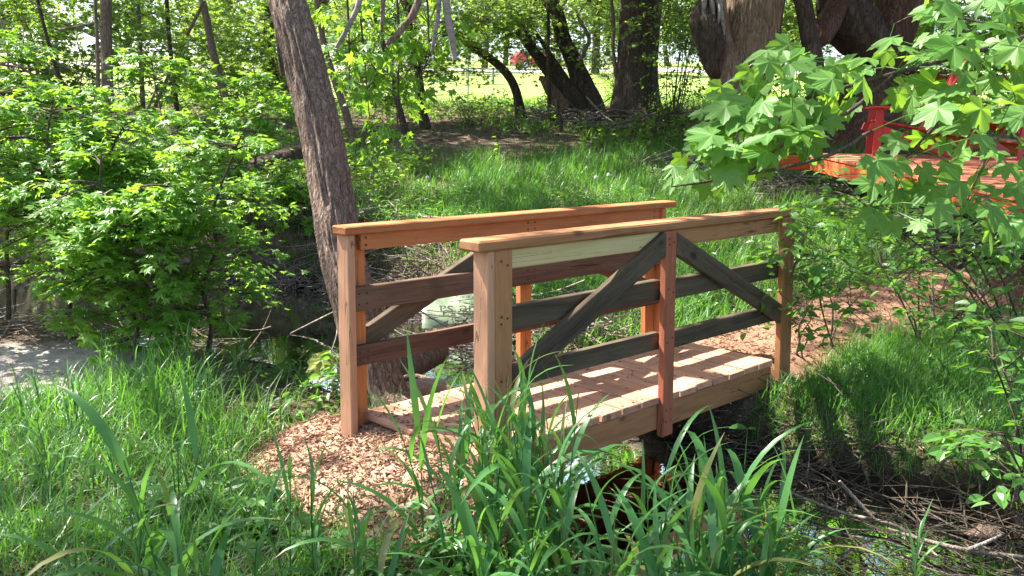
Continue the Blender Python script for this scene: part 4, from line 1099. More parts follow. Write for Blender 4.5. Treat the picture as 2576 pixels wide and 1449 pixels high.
def picnic_table(px, py, rz, label):
    g = ground(px, py, hi=70); r = thing('picnic_table', label, 'picnic table', g, 'picnic tables on the lawn'); r.rotation_euler = (0, 0, rz)
    for k in (-2, -1, 0, 1, 2): box_on('top_plank', r, (0, k * .15, .76), (.95, .07, .02), 'table_wood')
    for s in (-1, 1):
        for k in (0, 1): box_on('seat_plank', r, (0, s * (.62 + .15 * k), .45), (.95, .07, .02), 'table_wood')
        box_on('brace', r, (s * .7, 0, .43), (.03, .75, .04), 'table_wood')
        for t in (-1, 1): box_on('leg', r, (s * .66, t * .42, .37), (.03, .04, .46), 'table_wood', (t * .5, 0, 0))
picnic_table(1208, 212, .08, 'weathered picnic table on the lawn right of the fence post')
picnic_table(1090, 206, .02, 'weathered picnic table on the lawn behind the straight young trunk')
def car(px, py, rz, paint, label, van=False):
    g = ground(px, py, hi=90); r = thing('parked_van' if van else 'parked_car', label, 'van' if van else 'car', g); r.rotation_euler = (0, 0, rz)
    Hh = 1.95 if van else 1.42
    prof = [(-2.2, .35), (2.2, .35), (2.25, .75), (1.5, .95), (.95, Hh), (-1.7, Hh + .02), (-2.2, 1.0)] if not van else [(-2.3, .35), (2.3, .35), (2.35, .85), (1.9, 1.05), (1.35, Hh), (-2.2, Hh + .03), (-2.32, 1.2)]
    def ext(name, pr, w0, w1, mat):
        n = len(pr); V = [(x, -(w0 if z < 1.0 else w1), z) for x, z in pr] + [(x, (w0 if z < 1.0 else w1), z) for x, z in pr]
        mb = MB(); mb.add(np.array(V, float), np.array([(i, (i + 1) % n, n + (i + 1) % n, n + i) for i in range(n)])); mb.f.append(np.array([list(range(n))[::-1]])); mb.f.append(np.array([list(range(n, 2 * n))]))
        o = obj(name, mb.mesh(name), mat, r)
        bv = o.modifiers.new('b', 'BEVEL'); bv.width = .07; bv.segments = 2; bv.limit_method = 'ANGLE'
        return o
    ext('body', prof, .88, .76, paint)
    for s in (-1, 1):
        for a, c in (((-1.5, -.45), (-.35, .55)) if not van else ((-1.9, -.8), (-.7, .3))) + (((.62, 1.12),) if not van else ((.42, 1.4),)):
            z0, z1 = 1.02, Hh - .12; mb = MB()
            V = np.array([(a, s * .85, z0), (c + .1, s * .85, z0), (c - .05, s * .785, z1), (a + .05, s * .785, z1)])
            mb.add(V, np.array([(0, 1, 2, 3) if s < 0 else (3, 2, 1, 0)])); obj('window', mb.mesh('window'), 'car_glass', r)
        for x in (-1.35, 1.4):
            mb = MB(); tube(mb, [(x, s * .70, .33), (x, s * .80, .33), (x, s * .9, .33)], [.33] * 3, 18); wh = obj('wheel', mb.mesh('wheel'), 'tyre', r)
            mb = MB(); tube(mb, [(x, s * .89, .33), (x, s * .9, .33), (x, s * .91, .33)], [.2] * 3, 14); obj('hub', mb.mesh('hub'), 'car_white', wh)
car(1352, 176, .3, 'car_red', 'red car parked far off behind the arched tree')
car(1022, 172, .1, 'car_white', 'white van parked far off behind the straight young trunk', True)
car(1475, 168, -.1, 'car_white', 'white car parked far off between the split willow and the thick willow')
car(1390, 168, .2, 'car_white', 'white car parked far off behind the split willow stems')

# ------------------------------------------------------------------ orange deck at the right, with chairs
PA = P(2040, 385, 11.0); PB = P(2576, 497, 6.0)
e1 = PB - PA; LEN1 = np.linalg.norm(e1); e1 /= LEN1
e2 = np.cross(e1, [0, 0, 1.0]); e2 = e2 / np.linalg.norm(e2)
if e2[0] < 0: e2 = -e2
e3 = np.cross(e1, e2); e3 = e3 if e3[2] > 0 else -e3
def dk(a, b, c): return np.array(PA) + e1 * a + e2 * b + e3 * c
deckt = thing('timber_deck', 'orange stained timber deck built round the willows at the right', 'deck', PA)
_map = lambda a, b, c: dk(a, b, c) - np.array(PA)
_R = np.array([e1, e2, e3])
def dpiece(name, U, V_, Z, grain, mat, parent, c=.004):
    hx, hy, hz = (U[1] - U[0]) / 2, (V_[1] - V_[0]) / 2, (Z[1] - Z[0]) / 2
    V, F4, F3 = chamfer_box(hx, hy, hz, min(c, .4 * min(hx, hy, hz)))
    ax = {'u': (e1, e2, e3), 'v': (e2, -e1, e3), 'z': (e3, e2, -e1)}[grain]
    mid = np.array([sum(U) / 2, sum(V_) / 2, sum(Z) / 2])
    W = V[:, :1] * e1 + V[:, 1:2] * e2 + V[:, 2:3] * e3
    Rm = np.array(ax); W = W @ Rm.T
    mb = MB(); mb.add(W, F4); mb.f.append(F3)
    o = obj(name, mb.mesh(name), mat, parent); cc = dk(*mid) - np.array(parent.location)
    if np.linalg.det(Rm) < 0: pass
    o.matrix_local = Matrix([[*Rm.T[0], cc[0]], [*Rm.T[1], cc[1]], [*Rm.T[2], cc[2]], [0, 0, 0, 1]])
    return o
nb = int(LEN1 / .145)
for i in range(nb):
    a = i * .145
    dpiece('deck_board', (a + .004, a + .141), (-.02, 4.2), (-.035, 0), 'v', 'platform_deck', deckt)
dpiece('fascia', (0, LEN1), (-.004, .036), (-.215, -.037), 'u', 'platform', deckt)
dpiece('fascia', (-.04, -.002), (-.9, 4.2), (-.215, -.037), 'v', 'platform', deckt)
dpiece('fascia', (-.30, -.05), (-.45, -.41), (-.20, -.06), 'u', 'platform', deckt)
for a in (.3, 1.7, 3.1, 4.6):
    for b in (.5, 3.5): dpiece('post', (a, a + .09), (b, b + .09), (-1.3, -.216), 'z', 'bark_dark', deckt)
# railing at the back and the bench board in front of it
for a in (-.2,):
    pass
RB = 2.9
def rail_back():
    # railing running along the far side of the deck
    p0, p1 = P(2268, 260, 14.6), P(2268, 180, 14.6)
    A = P(2268, 176, 14.6); B = P(2560, 190, 12.6)
    d = _unit(B - A); n = _unit(np.cross(d, [0, 0, 1.0])); L = np.linalg.norm(B - A)
    root = deckt
    def bar(name, s0, s1, z0, z1, t, mat):
        V, F4, F3 = chamfer_box((s1 - s0) / 2, t / 2, (z1 - z0) / 2, .004)
        Rm = np.array([d, n, np.cross(d, n)]); Rm[2] = Rm[2] if Rm[2][2] > 0 else -Rm[2]
        mb = MB(); mb.add(V, F4); mb.f.append(F3)
        o = obj(name, mb.mesh(name), mat, root); cc = A + d * (s0 + s1) / 2 + np.array([0, 0, (z0 + z1) / 2]) - np.array(PA)
        o.matrix_local = Matrix([[*Rm.T[0], cc[0]], [*Rm.T[1], cc[1]], [*Rm.T[2], cc[2]], [0, 0, 0, 1]])
    bar('handrail', 0, L, -.045, 0, .14, 'old_brown'); bar('rail_board', 0, L, -.16, -.047, .04, 'platform')
    for s in np.linspace(.04, L - .1, 4): bar('rail_post', s - .045, s + .045, -1.15, -.163, .09, 'old_brown')
    A2 = P(2300, 322, 13.0); B2 = P(2560, 352, 10.6)
    A = A2; d2 = _unit(B2 - A2)
    bar('bench_board', 0, 2.2, -.03, 0, .30, 'platform_deck'); bar('bench_front', 0, 2.2, -.17, -.032, .04, 'platform')
rail_back()
def chair(label, loc, rz, tilt=0.0):
    r = thing('garden_chair', label, 'chair', loc, 'red garden chairs on the deck'); r.rotation_euler = (0, 0, rz)
    for k in range(5):
        h = (.40, .46, .48, .46, .40)[k]
        o = box_on('back_slat', r, (-.30 - math.sin(.42) * h * .9, (k - 2) * .098, .34 + math.cos(.42) * h * .9), (.011, .044, h), 'red_paint', (0, -.42, 0))
    for k in range(5): box_on('seat_slat', r, (-.22 + k * .115, 0, .33 + k * .022), (.052, .27, .011), 'red_paint', (0, -.19, 0))
    for s in (-1, 1):
        box_on('arm', r, (.02, s * .34, .58), (.38, .065, .012), 'red_paint')
        box_on('front_leg', r, (.27, s * .30, .285), (.045, .012, .285), 'red_paint')
        box_on('rear_leg', r, (-.1, s * .285, .2), (.5, .012, .05), 'red_paint', (0, -.33, 0))
        box_on('back_rail', r, (-.42, s * .26, .56), (.02, .03, .012), 'red_paint')
    box_on('back_rail', r, (-.47, 0, .62), (.012, .26, .03), 'red_paint', (0, -.42, 0))
    return r
def on_deck(a, b): return dk(a, b, .0)
chair('red slatted garden chair seen from the side beside the reddish willow', on_deck(.3, .95), 2.9)
chair('red slatted garden chair with a rounded back further right on the deck', on_deck(.6, 2.15), 3.7)

# ------------------------------------------------------------------ unseen overhead leaf canopy, its gaps shaped to let sun onto chosen spots
def canopy():
    rng = np.random.default_rng(5)
    # extra trees whose stems stand outside the picture on the sunny side
    for x, y, lab in ((-8.4, 5.2, 'tall tree outside the left edge of the picture shading the bank'), (-10.5, 9.5, 'tall tree far outside the left edge of the picture'), (-6.2, 2.2, 'tall tree left of the camera shading the foreground'), (5.6, 3.4, 'maple outside the right edge of the picture')):
        z = gz(x, y); root = thing('shade_tree', lab, 'tree', (x, y, z))
        pts = [(x, y, z - .2), (x + .1, y, z + 3), (x + .3, y + .1, z + 6.5), (x + .2, y + .3, z + 9)]
        trunk(root, pts, [.2, .16, .12, .07], 'bark_grey', 16, .25, .06, 2, 1.5, int(90 + x), .2)
        HOSTS.append((np.array(pts[-1]), root, .07, np.array(pts[-2])))
    lit = [(.05, 4.0, .8, .97), (.6, 4.6, 1.0, .98), (1.2, 5.25, .95, .98), (-.55, 3.95, .8, .72), (-3.3, 5.7, 1.3, 1.0), (-2.3, 5.0, 1.1, .92), (-3.2, 8.0, 2.2, .93), (-5.2, 9.3, 2.4, .95), (-4.4, 7.2, 1.2, .8), (-1.3, 9.6, 1.5, .75), (2.2, 6.3, .7, .45),
           (2.8, 10.2, 1.9, .8), (.8, 11.0, 2.0, .75), (-.6, 14, 2.0, .55), (3.4, 14.5, 2.2, .7), (2.9, 1.9, 1.4, .6), (4.0, 3.2, 1.1, .6), (.6, 2.3, .7, .35), (1.9, 3.6, .6, .35), (4.8, 8.5, 1.6, .6), (5.5, 12, 1.7, .6), (-3, 12, 1.6, .5), (-1.9, 6.2, .8, .4), (-1.2, 5.4, .7, .9)]
    gx, gy = np.meshgrid(np.arange(-9, 8.5, .46), np.arange(.2, 18, .46)); gx = gx.ravel() + rng.uniform(-.2, .2, gx.size); gy = gy.ravel() + rng.uniform(-.2, .2, gy.size)
    pl = np.zeros(len(gx))
    for x, y, r, s in lit: pl = np.maximum(pl, s * sm(r * 1.15, r * .75, np.hypot(gx - x, gy - y)))
    inbush = (gx > -6.4) & (gx < -.9) & (gy > 5.6) & (gy < 10.4); pl = np.maximum(pl, np.where(inbush, .86, 0)); pl = np.maximum(pl, np.where((gx > -5) & (gx < .2) & (gy > 9.5) & (gy < 12.8), .7, 0))
    base = (.26 + .16 * sm(9, 14, gy)) * np.where((gy < 3.7) & (gx < .6), .3, 1.0)
    keep = rng.random(len(gx)) > np.maximum(pl, base)
    gx, gy = gx[keep], gy[keep]
    g0 = np.stack([gx, gy, terrain(gx, gy) * .5], 1)
    t = rng.uniform(8.5, 13.5, len(gx)) / SUN[2]
    C = g0 + SUN[None] * t[:, None]
    # unseen leaf clusters added overhead so the water mirrors leaves instead of sky
    ex = np.stack([rng.uniform(-1.0, 10.5, 900), rng.uniform(2.5, 18, 900), rng.uniform(5.0, 11.0, 900)], 1)
    ex2 = np.stack([rng.uniform(-13, 14, 520), rng.uniform(13, 27, 520), rng.uniform(4.0, 13.0, 520)], 1)
    ex3 = np.stack([rng.uniform(-4, 5, 260), rng.uniform(15, 24, 260), rng.uniform(6.5, 12.5, 260)], 1)
    C = np.concatenate([C, ex, ex2, ex3])
    # keep the picture itself free of these boughs
    x, y, d = px_many(C); vis = (d > 0) & (x > -200) & (x < 2776) & (y > -170) & (y < 1500)
    C = C[~vis]
    tops = np.array([h[0] for h in HOSTS]); hi = np.argmin(np.linalg.norm(tops[None, :, :2] - C[:, None, :2], axis=2), 1)
    for k, (top, root, r0, low) in enumerate(HOSTS):
        c = C[hi == k]
        if len(c) == 0:
            c = top + rng.normal(0, .8, (6, 3))
        n = 34; m = len(c)
        pos = c[:, None] + rng.normal(0, .24, (m, n, 3)) * [1.0, 1.0, .7]
        pos = pos.reshape(-1, 3); tip = _unit(rng.normal(0, 1, pos.shape) + [0, 0, -.4]); nr = _unit(rng.normal(0, .45, pos.shape) + [0, 0, 1.0])
        mb = MB(); leaves(mb, pos, tip, nr, rng.uniform(.10, .19, len(pos)) * (1 + .6 * sm(13, 18, pos[:, 1])), L_RH, rng); build_rel(mb, 'crown', 'canopy', root)['kind'] = 'stuff'
        # boughs: a few main limbs, each cluster hangs from the nearest one
        mb = MB(); q = []
        for cc in c:
            s = top * .6 + low * .4; s = s + (top - low) * rng.uniform(-.3, .5)
            mid = s * .5 + cc * .5 + [0, 0, .35 * abs(rng.normal())]
            q.append([s, s * .7 + mid * .3, mid, mid * .4 + cc * .6, cc])
        add_twigs(mb, np.array(q), .035, .008, 5); build_rel(mb, 'boughs', 'bark_twig', root)['kind'] = 'stuff'
canopy()

# ------------------------------------------------------------------ maple boughs with large leaves reaching in from the right
def in_poly(pt, poly):
    x, y = pt; c = False; n = len(poly)
    for i in range(n):
        x1, y1 = poly[i]; x2, y2 = poly[(i + 1) % n]
        if (y1 > y) != (y2 > y) and x < (x2 - x1) * (y - y1) / (y2 - y1) + x1: c = not c
    return c
def poly_pts(rng, poly, n, d0, d1, mind=0):
    xs = [p[0] for p in poly]; ys = [p[1] for p in poly]; out = []; pix = []
    tries = 0
    while len(out) < n and tries < n * 60:
        tries += 1
        p = (rng.uniform(min(xs), max(xs)), rng.uniform(min(ys), max(ys)))
        if not in_poly(p, poly): continue
        if mind and any((p[0] - a) ** 2 + (p[1] - b) ** 2 < mind * mind for a, b in pix): continue
        pix.append(p); out.append(P(p[0], p[1], rng.uniform(d0, d1)))
    return np.array(out)
def big_maple():
    rng = np.random.default_rng(8)
    base = np.array([3.15, 3.6, 0.0]); base[2] = gz(3.15, 3.6)
    root = thing('maple_tree', 'maple with large leaves whose boughs reach in from the right edge', 'tree', base)
    D = 2.65
    paths = [[(2760, 10, 3.1), (2576, 95, 2.9), (2450, 130, 2.8), (2250, 185, D), (2080, 232, D), (1930, 275, 2.6), (1800, 345, 2.55)],
             [(2250, 185, D), (2130, 285, 2.6), (1990, 350, 2.55), (1890, 430, 2.5), (1850, 470, 2.5)],
             [(2450, 130, 2.8), (2370, 290, 2.7), (2250, 430, 2.6), (2190, 520, 2.55)],
             [(2740, 200, 2.9), (2560, 300, 2.75), (2480, 400, 2.65), (2420, 540, 2.6)],
             [(2576, 95, 2.9), (2440, 50, 2.95), (2330, 30, 3.0), (2250, 60, 3.05)],
             [(1930, 275, 2.6), (1850, 260, 2.7), (1790, 250, 2.7)],
             [(2080, 232, D), (2030, 150, 2.8), (1980, 110, 2.85)],
             [(2190, 330, 2.6), (2060, 400, 2.5), (1760, 460, 2.45), (1690, 470, 2.45)]]
    mb = MB(); tube(mb, *resample([base - [0, 0, .1], base + [.05, -.1, 1.3], P(2900, 120, 3.3), P(2760, 10, 3.1)], [.05, .045, .03, .016], .1), 10); build_rel(mb, 'trunk', 'bark_grey', root, True)
    tube_pts = []; BR = []
    for k, path in enumerate(paths):
        w0 = .013 if k == 0 else .007
        p, r = resample([P(*q) for q in path], np.linspace(w0, .002, len(path)), .05); mb = MB(); tube(mb, p, r, 6); BR.append(build_rel(mb, 'branch', 'bark_twig', root, True)); tube_pts.append(p)
    T = np.concatenate(tube_pts)
    poly1 = [(1680, 450), (1745, 300), (1800, 225), (1905, 135), (1985, 85), (2040, 150), (2110, 140), (2230, 95), (2330, 40), (2330, -30), (2600, -30), (2600, 330), (2420, 320), (2300, 240), (2200, 230), (2120, 300), (2060, 340), (1960, 400), (1900, 430), (1860, 480), (1780, 470)]
    poly2 = [(2170, 420), (2250, 350), (2420, 330), (2600, 330), (2600, 560), (2440, 590), (2330, 560), (2200, 560)]
    poly3 = [(1780, 240), (1900, 180), (2020, 240), (2110, 300), (1990, 390), (1860, 440), (1760, 400)]
    a = poly_pts(rng, poly1, 140, 2.35, 3.0, 26); b = poly_pts(rng, poly2, 34, 2.3, 2.8, 45); c = poly_pts(rng, poly3, 34, 2.4, 2.75, 22)
    pos = np.concatenate([a, b, c])
    X_, Y_, D_ = px_many(pos); ex = np.zeros(len(pos), bool)
    for x0, y0, x1, y1 in ((2230, 160, 2410, 205), (2195, 200, 2235, 270), (2050, 360, 2180, 400), (2040, 40, 2130, 110), (2420, 205, 2480, 255)): ex |= (X_ > x0) & (X_ < x1) & (Y_ > y0) & (Y_ < y1)
    pos = pos[~ex]; n = len(pos)
    j = np.argmin(np.linalg.norm(T[None] - pos[:, None], axis=2), 1); near = T[j]
    out = pos - near
    lat = RIGHT[None] * rng.normal(-.35, .6, (n, 1))
    tip = _unit(_unit(out + 1e-6) * .6 + lat + np.array([0, 0, -1.0]) * rng.uniform(.25, 1.1, (n, 1)))
    nr = _unit(-FWD[None] * rng.uniform(.2, .9, (n, 1)) + np.array([0, 0, 1.0]) + rng.normal(0, .35, (n, 3)))
    sz = rng.uniform(.045, .094, n)
    which = np.concatenate([np.full(len(p), k) for k, p in enumerate(tube_pts)])[j]
    for k, br in enumerate(BR):
        I = which == k
        leaf_objs('leaf', 'maple_big', br, pos[I] - base, tip[I], nr[I], sz[I], L_BIG)
    pol = np.stack([near, near * .5 + pos * .5 + [0, 0, .01], pos], 1)
    mb = MB(); add_twigs(mb, pol, .0018, .0012, 4); build_rel(mb, 'leaf_stalks', 'oval', root)['kind'] = 'stuff'
big_maple()

# ------------------------------------------------------------------ shrubs with oval leaves by the right end of the bridge
def leafy_shrub(label, base_px, poly, d, ntw, nleaf, size, seed, nstem=5, up=.5, tmpl=(L_OVAL,), mat='oval', kobj=250):
    rng = np.random.default_rng(seed)
    b = ground(*base_px); root = thing('leafy_shrub', label, 'shrub', b, 'oval-leaved shrubs by the right bank')
    s = poly_pts(rng, poly, ntw, *d); n = len(s)
    a = rng.uniform(0, 6.28, n); dr = np.stack([np.cos(a), np.sin(a), rng.uniform(-.2, up, n)], 1)
    pos, tip, nr, sz, pol = sprays(rng, s, dr, rng.uniform(.10, .26, n), nleaf, size, .25, .02, .5, .35)
    ok = pos[:, 2] > terrain(pos[:, 0], pos[:, 1]) + .02
    pos, tip, nr, sz = pos[ok], tip[ok], nr[ok], sz[ok]
    A, B = split_leaves(pos, kobj, rng)
    leaf_objs('leaf', mat, root, pos[A], tip[A], nr[A], sz[A], list(tmpl))
    if len(B):
        mb = MB(); leaves(mb, pos[B], tip[B], nr[B], sz[B], tmpl[0], rng); build_rel(mb, 'foliage', mat, root)['kind'] = 'stuff'
    mb = MB(); add_twigs(mb, pol, .003, .001, 3); build_rel(mb, 'twigs', 'bark_twig', root)['kind'] = 'stuff'
    I = rng.choice(n, min(nstem, n), replace=False)
    S = []
    for i in I:
        bb = b + np.append(rng.normal(0, .06, 2), -.05); mb = MB()
        p, r = resample([bb, bb * .5 + s[i] * .5 + np.append(rng.normal(0, .05, 2), .08), s[i]], [.008, .006, .003], .06); tube(mb, p, r, 6); build_rel(mb, 'stem', 'dead_pale' if rng.random() < .4 else 'bark_twig', root, True); S.append(p)
    S = np.concatenate(S); q = []
    for k in range(n):
        j = np.argmin(np.linalg.norm(S - s[k], axis=1)); q.append([S[j], S[j] * .5 + s[k] * .5, s[k]])
    mb = MB(); add_twigs(mb, np.array(q), .003, .002, 3); build_rel(mb, 'side_twigs', 'bark_twig', root)['kind'] = 'stuff'
leafy_shrub('upright leafy shoots growing against the right post of the footbridge', (1985, 905), [(1960, 530), (2060, 520), (2080, 640), (2070, 800), (2010, 870), (1950, 800), (1965, 650)], (4.9, 5.5), 52, 6, .075, 801, 4)
leafy_shrub('leafy shoots standing in the wood chip path right of the footbridge', (2100, 880), [(2060, 600), (2180, 620), (2230, 720), (2200, 840), (2110, 860), (2070, 720)], (4.9, 5.6), 34, 6, .075, 802, 4)
leafy_shrub('broad leafy shrub in the shade below the deck', (2330, 880), [(2150, 540), (2400, 520), (2576, 560), (2600, 760), (2480, 860), (2300, 820), (2200, 700)], (4.6, 6.0), 120, 6, .075, 803, 7)
leafy_shrub('leafy shrub cut off by the lower right edge of the picture', (2600, 1280), [(2470, 800), (2620, 760), (2640, 1200), (2540, 1230), (2450, 1130), (2500, 1000)], (3.0, 3.6), 46, 6, .075, 804, 4)
leafy_shrub('low broad-leaved weed in the bank right of the stream', (2440, 1160), [(2390, 1090), (2500, 1070), (2540, 1150), (2420, 1170)], (3.5, 3.9), 9, 5, .08, 805, 2)
leafy_shrub('climbing leafy twigs under the maple boughs at the right', (2560, 900), [(2020, 420), (2150, 440), (2400, 470), (2600, 480), (2600, 640), (2400, 600), (2150, 560), (2040, 540)], (4.0, 5.2), 90, 6, .07, 806, 6)
leafy_shrub('dark green herbs growing on the bank beside the far left post', (860, 1015), [(820, 900), (880, 880), (890, 1000), (850, 1020), (825, 960)], (5.0, 5.4), 16, 7, .07, 807, 3)

# ------------------------------------------------------------------ grass
def free(x, y, z):
    h1, h2 = pile_h(x, y); u, v = w2b(x, y)
    onb = (u > -.05) & (u < 2.45) & (v > -.05) & (v < .88)
    return (z > -.33 - .15 * vnoise(x * 31, y * 31, 0, 14)) & (h1 < .01) & (h2 < .01) & ~onb & (silt(x, y) < .75 * vnoise(x * 9, y * 9, 0, 2))
def scatter(rng, n, box, dens):
    x = rng.uniform(box[0], box[1], n); y = rng.uniform(box[2], box[3], n)
    px, py, d = px_many(np.stack([x, y, terrain(x, y, False) + .1], 1))
    k = (rng.random(n) < dens(x, y)) & (px > -120) & (px < 2700) & (py < 1600)
    x, y = x[k], y[k]; z = terrain(x, y); m = free(x, y, z)
    return np.stack([x[m], y[m], z[m] - .01], 1)
def grass_field(name, label, n, box, dens, h, w, seed, mat='grass', seg=3, lean=.35, bend=.9, clump=None):
    rng = np.random.default_rng(seed)
    b = scatter(rng, n, box, dens); k = len(b)
    patch = .2 + 1.6 * fbm(b[:, 0] * 1.1, b[:, 1] * 1.1, 0, seed, 3)
    H = rng.uniform(h[0], h[1], k) * patch
    mb = MB(); blades(mb, b, H, rng.uniform(w[0], w[1], k), rng.uniform(0, 6.28, k), np.abs(rng.normal(0, lean, k)), rng.uniform(.1, bend * 1.5, k), seg, rng)
    return stuff(mb.build(name, mat), label, 'grass')
def patchy(s, lo, hi, seed): return lambda x, y: sm(lo, hi, fbm(x * s, y * s, 0, seed, 3))
def bump2(cx, cy, rx, ry): return lambda x, y: np.exp(-((x - cx) / rx) ** 2 - ((y - cy) / ry) ** 2)
def meadow(x, y):
    px, py, d = px_many(np.stack([x, y, terrain(x, y, False)], 1))
    a = sm(1090, 1200, px + 40 * (fbm(x * 2, y * 2, 0, 4, 3) - .45)) * sm(2350, 2200, px) * sm(335, 370, py)
    return np.clip(a, 0.0, 1)
grass_field('meadow_grass', 'lush tall grass in the clearing behind the footbridge', 52000, (-1.5, 5.5, 5.6, 15.5), lambda x, y: meadow(x, y) * sm(.25, .45, fbm(x * .8, y * .8, 0, 71, 3)), (.22, .42), (.006, .012), 71)
grass_field('meadow_grass', 'patchy grass on the far bank left of the clearing', 26000, (-6, .5, 8.6, 15), lambda x, y: .75 * sm(.40, .56, fbm(x * .9, y * .9, 0, 72, 3)), (.14, .32), (.007, .013), 72)
grass_field('distant_grass', 'rough grass under the distant trees in front of the fence', 42000, (-13, 13, 14, 27.4), lambda x, y: .9 * sm(.36, .55, fbm(x * .5, y * .5, 0, 73, 3)), (.14, .36), (.014, .026), 73, 'grass_lit', 2)
def leftbank(x, y):
    px, py, d = px_many(np.stack([x, y, terrain(x, y, False)], 1))
    return sm(.34, .50, fbm(x * 1.4, y * 1.4, 0, 74, 3) + .14 * sm(700, 300, px) * sm(980, 1080, py)) * (1 - .8 * sm(480, 620, px) * sm(1000, 940, px) * sm(1130, 1050, py)) * sm(900, 960, py + 60 * (fbm(x * 2, y * 2, 0, 5, 2) - .4))
grass_field('bank_grass', 'tangled sunlit grass on the near left bank', 42000, (-4.6, .1, 2.4, 6.2), leftbank, (.09, .40), (.0045, .010), 74, 'grass', 3, .45, 1.1)
grass_field('bank_grass', 'long dark green grass on the bank right of the stream', 30000, (1.2, 4.2, 3.6, 6.3), lambda x, y: .95 * sm(.22, .40, fbm(x * 1.5, y * 1.5, 0, 75, 3)), (.18, .38), (.004, .008), 75, 'grass', 3, .3, 1.0)
grass_field('bank_grass', 'fine grass on the bank behind the left railing', 14000, (-2.6, 1.8, 5.4, 9), lambda x, y: .8 * sm(.36, .5, fbm(x * 1.6, y * 1.6, 0, 76, 3)), (.12, .28), (.006, .012), 76)
grass_field('fore_grass', 'thin grass in the shaded foreground', 12000, (-1.6, 1.4, 2.1, 3.5), lambda x, y: .7 * sm(.3, .5, fbm(x * 2, y * 2, 0, 77, 3)), (.10, .26), (.004, .009), 77, 'grass', 3, .5, 1.0)
grass_field('straw', 'dry flattened straw on the banks and under the bushes', 30000, (-5, 5, 2.3, 12), lambda x, y: .6 * sm(.42, .62, fbm(x * 1.2 + 9, y * 1.2, 0, 78, 3)), (.10, .30), (.003, .007), 78, 'straw', 2, 1.35, .5)
grass_field('straw', 'dry straw under the distant trees', 16000, (-9, 9, 12, 24), lambda x, y: .8 * sm(.42, .6, fbm(x * .6 + 9, y * .6, 0, 79, 3)), (.2, .5), (.008, .016), 79, 'straw', 2, 1.35, .5)

# low leafy weeds
def weeds(name, label, n, box, dens, h, size, seed, tmpl, mat='oval', per=6):
    rng = np.random.default_rng(seed); b = scatter(rng, n, box, dens); k = len(b)
    H = rng.uniform(h[0], h[1], k)
    t = rng.uniform(.25, 1, (k, per)); a = rng.uniform(0, 6.28, (k, per))
    lx = rng.normal(0, .12, (k, 1)) * H[:, None] * 2; ly = rng.normal(0, .12, (k, 1)) * H[:, None] * 2
    pos = np.stack([b[:, 0, None] + lx * t, b[:, 1, None] + ly * t, b[:, 2, None] + H[:, None] * t], -1)
    tip = np.stack([np.cos(a), np.sin(a), rng.uniform(-.3, .7, (k, per))], -1)
    nr = np.array([0, 0, 1.0]) + rng.normal(0, .35, (k, per, 3))
    mb = MB(); leaves(mb, pos.reshape(-1, 3), tip.reshape(-1, 3), _unit(nr.reshape(-1, 3)), size * rng.uniform(.5, 1.2, k * per), tmpl, rng)
    st = np.stack([b, b * .5 + pos[:, -1] * .5, np.stack([b[:, 0] + lx[:, 0], b[:, 1] + ly[:, 0], b[:, 2] + H], 1)], 1)
    add_twigs(mb, st, .0025, .0012, 3)
    return stuff(mb.build(name, mat), label, 'weeds')
weeds('bank_weeds', 'leafy weeds on the far bank behind the left railing', 2600, (-2.6, 2.0, 6.6, 11.5), lambda x, y: .8 * sm(.36, .52, fbm(x * 1.1, y * 1.1, 0, 81, 3)), (.10, .34), .085, 81, L_LANCE, 'oval', 8)
weeds('bank_weeds', 'leafy weeds between the maple thicket and the leaning tree', 1500, (-5.5, -1.2, 9.6, 14), lambda x, y: .7 * sm(.4, .55, fbm(x, y, 0, 82, 3)), (.12, .4), .09, 82, L_OVALS, 'under', 7)
weeds('ground_ivy', 'low palmate leaves creeping over the shaded foreground', 1500, (-1.7, 1.5, 2.2, 3.6), lambda x, y: .75 * sm(.35, .5, fbm(x * 1.8, y * 1.8, 0, 83, 3)), (.04, .16), .062, 83, L_OVAL, 'oval', 5)
weeds('ground_ivy', 'small weeds among the grass on the near left bank', 1700, (-4.6, -.5, 2.8, 6.2), lambda x, y: .6 * sm(.42, .58, fbm(x * 1.6, y * 1.6, 0, 84, 3)), (.04, .16), .05, 84, L_OVAL, 'oval', 5)
weeds('distant_weeds', 'yellow green weeds under the distant trees', 2400, (-10, 10, 14, 26), lambda x, y: .8 * sm(.42, .58, fbm(x * .7, y * .7, 0, 85, 3)), (.15, .5), .11, 85, L_OVALS, 'under', 8)
weeds('bank_weeds', 'leafy weeds on the right bank beside the wood chip path', 900, (1.9, 5, 4.2, 9.5), lambda x, y: .6 * sm(.4, .55, fbm(x * 1.3, y * 1.3, 0, 86, 3)), (.06, .25), .07, 86, L_OVALS, 'oval', 6)

# dead leaves, twigs and brush
def litter(n, box, seed, size, label, dens):
    rng = np.random.default_rng(seed); x = rng.uniform(box[0], box[1], n); y = rng.uniform(box[2], box[3], n)
    k = rng.random(n) < dens(x, y); x, y = x[k], y[k]; z = terrain(x, y); m = free(x, y, z) ; x, y, z = x[m], y[m], z[m]; n = len(x)
    a = rng.uniform(0, 6.28, n)
    mb = MB(); leaves(mb, np.stack([x, y, z + rng.uniform(.002, .02, n)], 1), np.stack([np.cos(a), np.sin(a), rng.normal(0, .25, n)], 1), _unit(np.array([0, 0, 1.0]) + rng.normal(0, .35, (n, 3))), rng.uniform(*size, n), L_RH, rng)
    stuff(mb.build('leaf_litter', 'litter'), label, 'dead leaves')
litter(15000, (-5, 5, 2.2, 11), 91, (.02, .06), 'brown dead leaves lying on the banks', lambda x, y: .4 + .6 * sm(.4, .55, fbm(x * 1.3, y * 1.3, 0, 91, 3)))
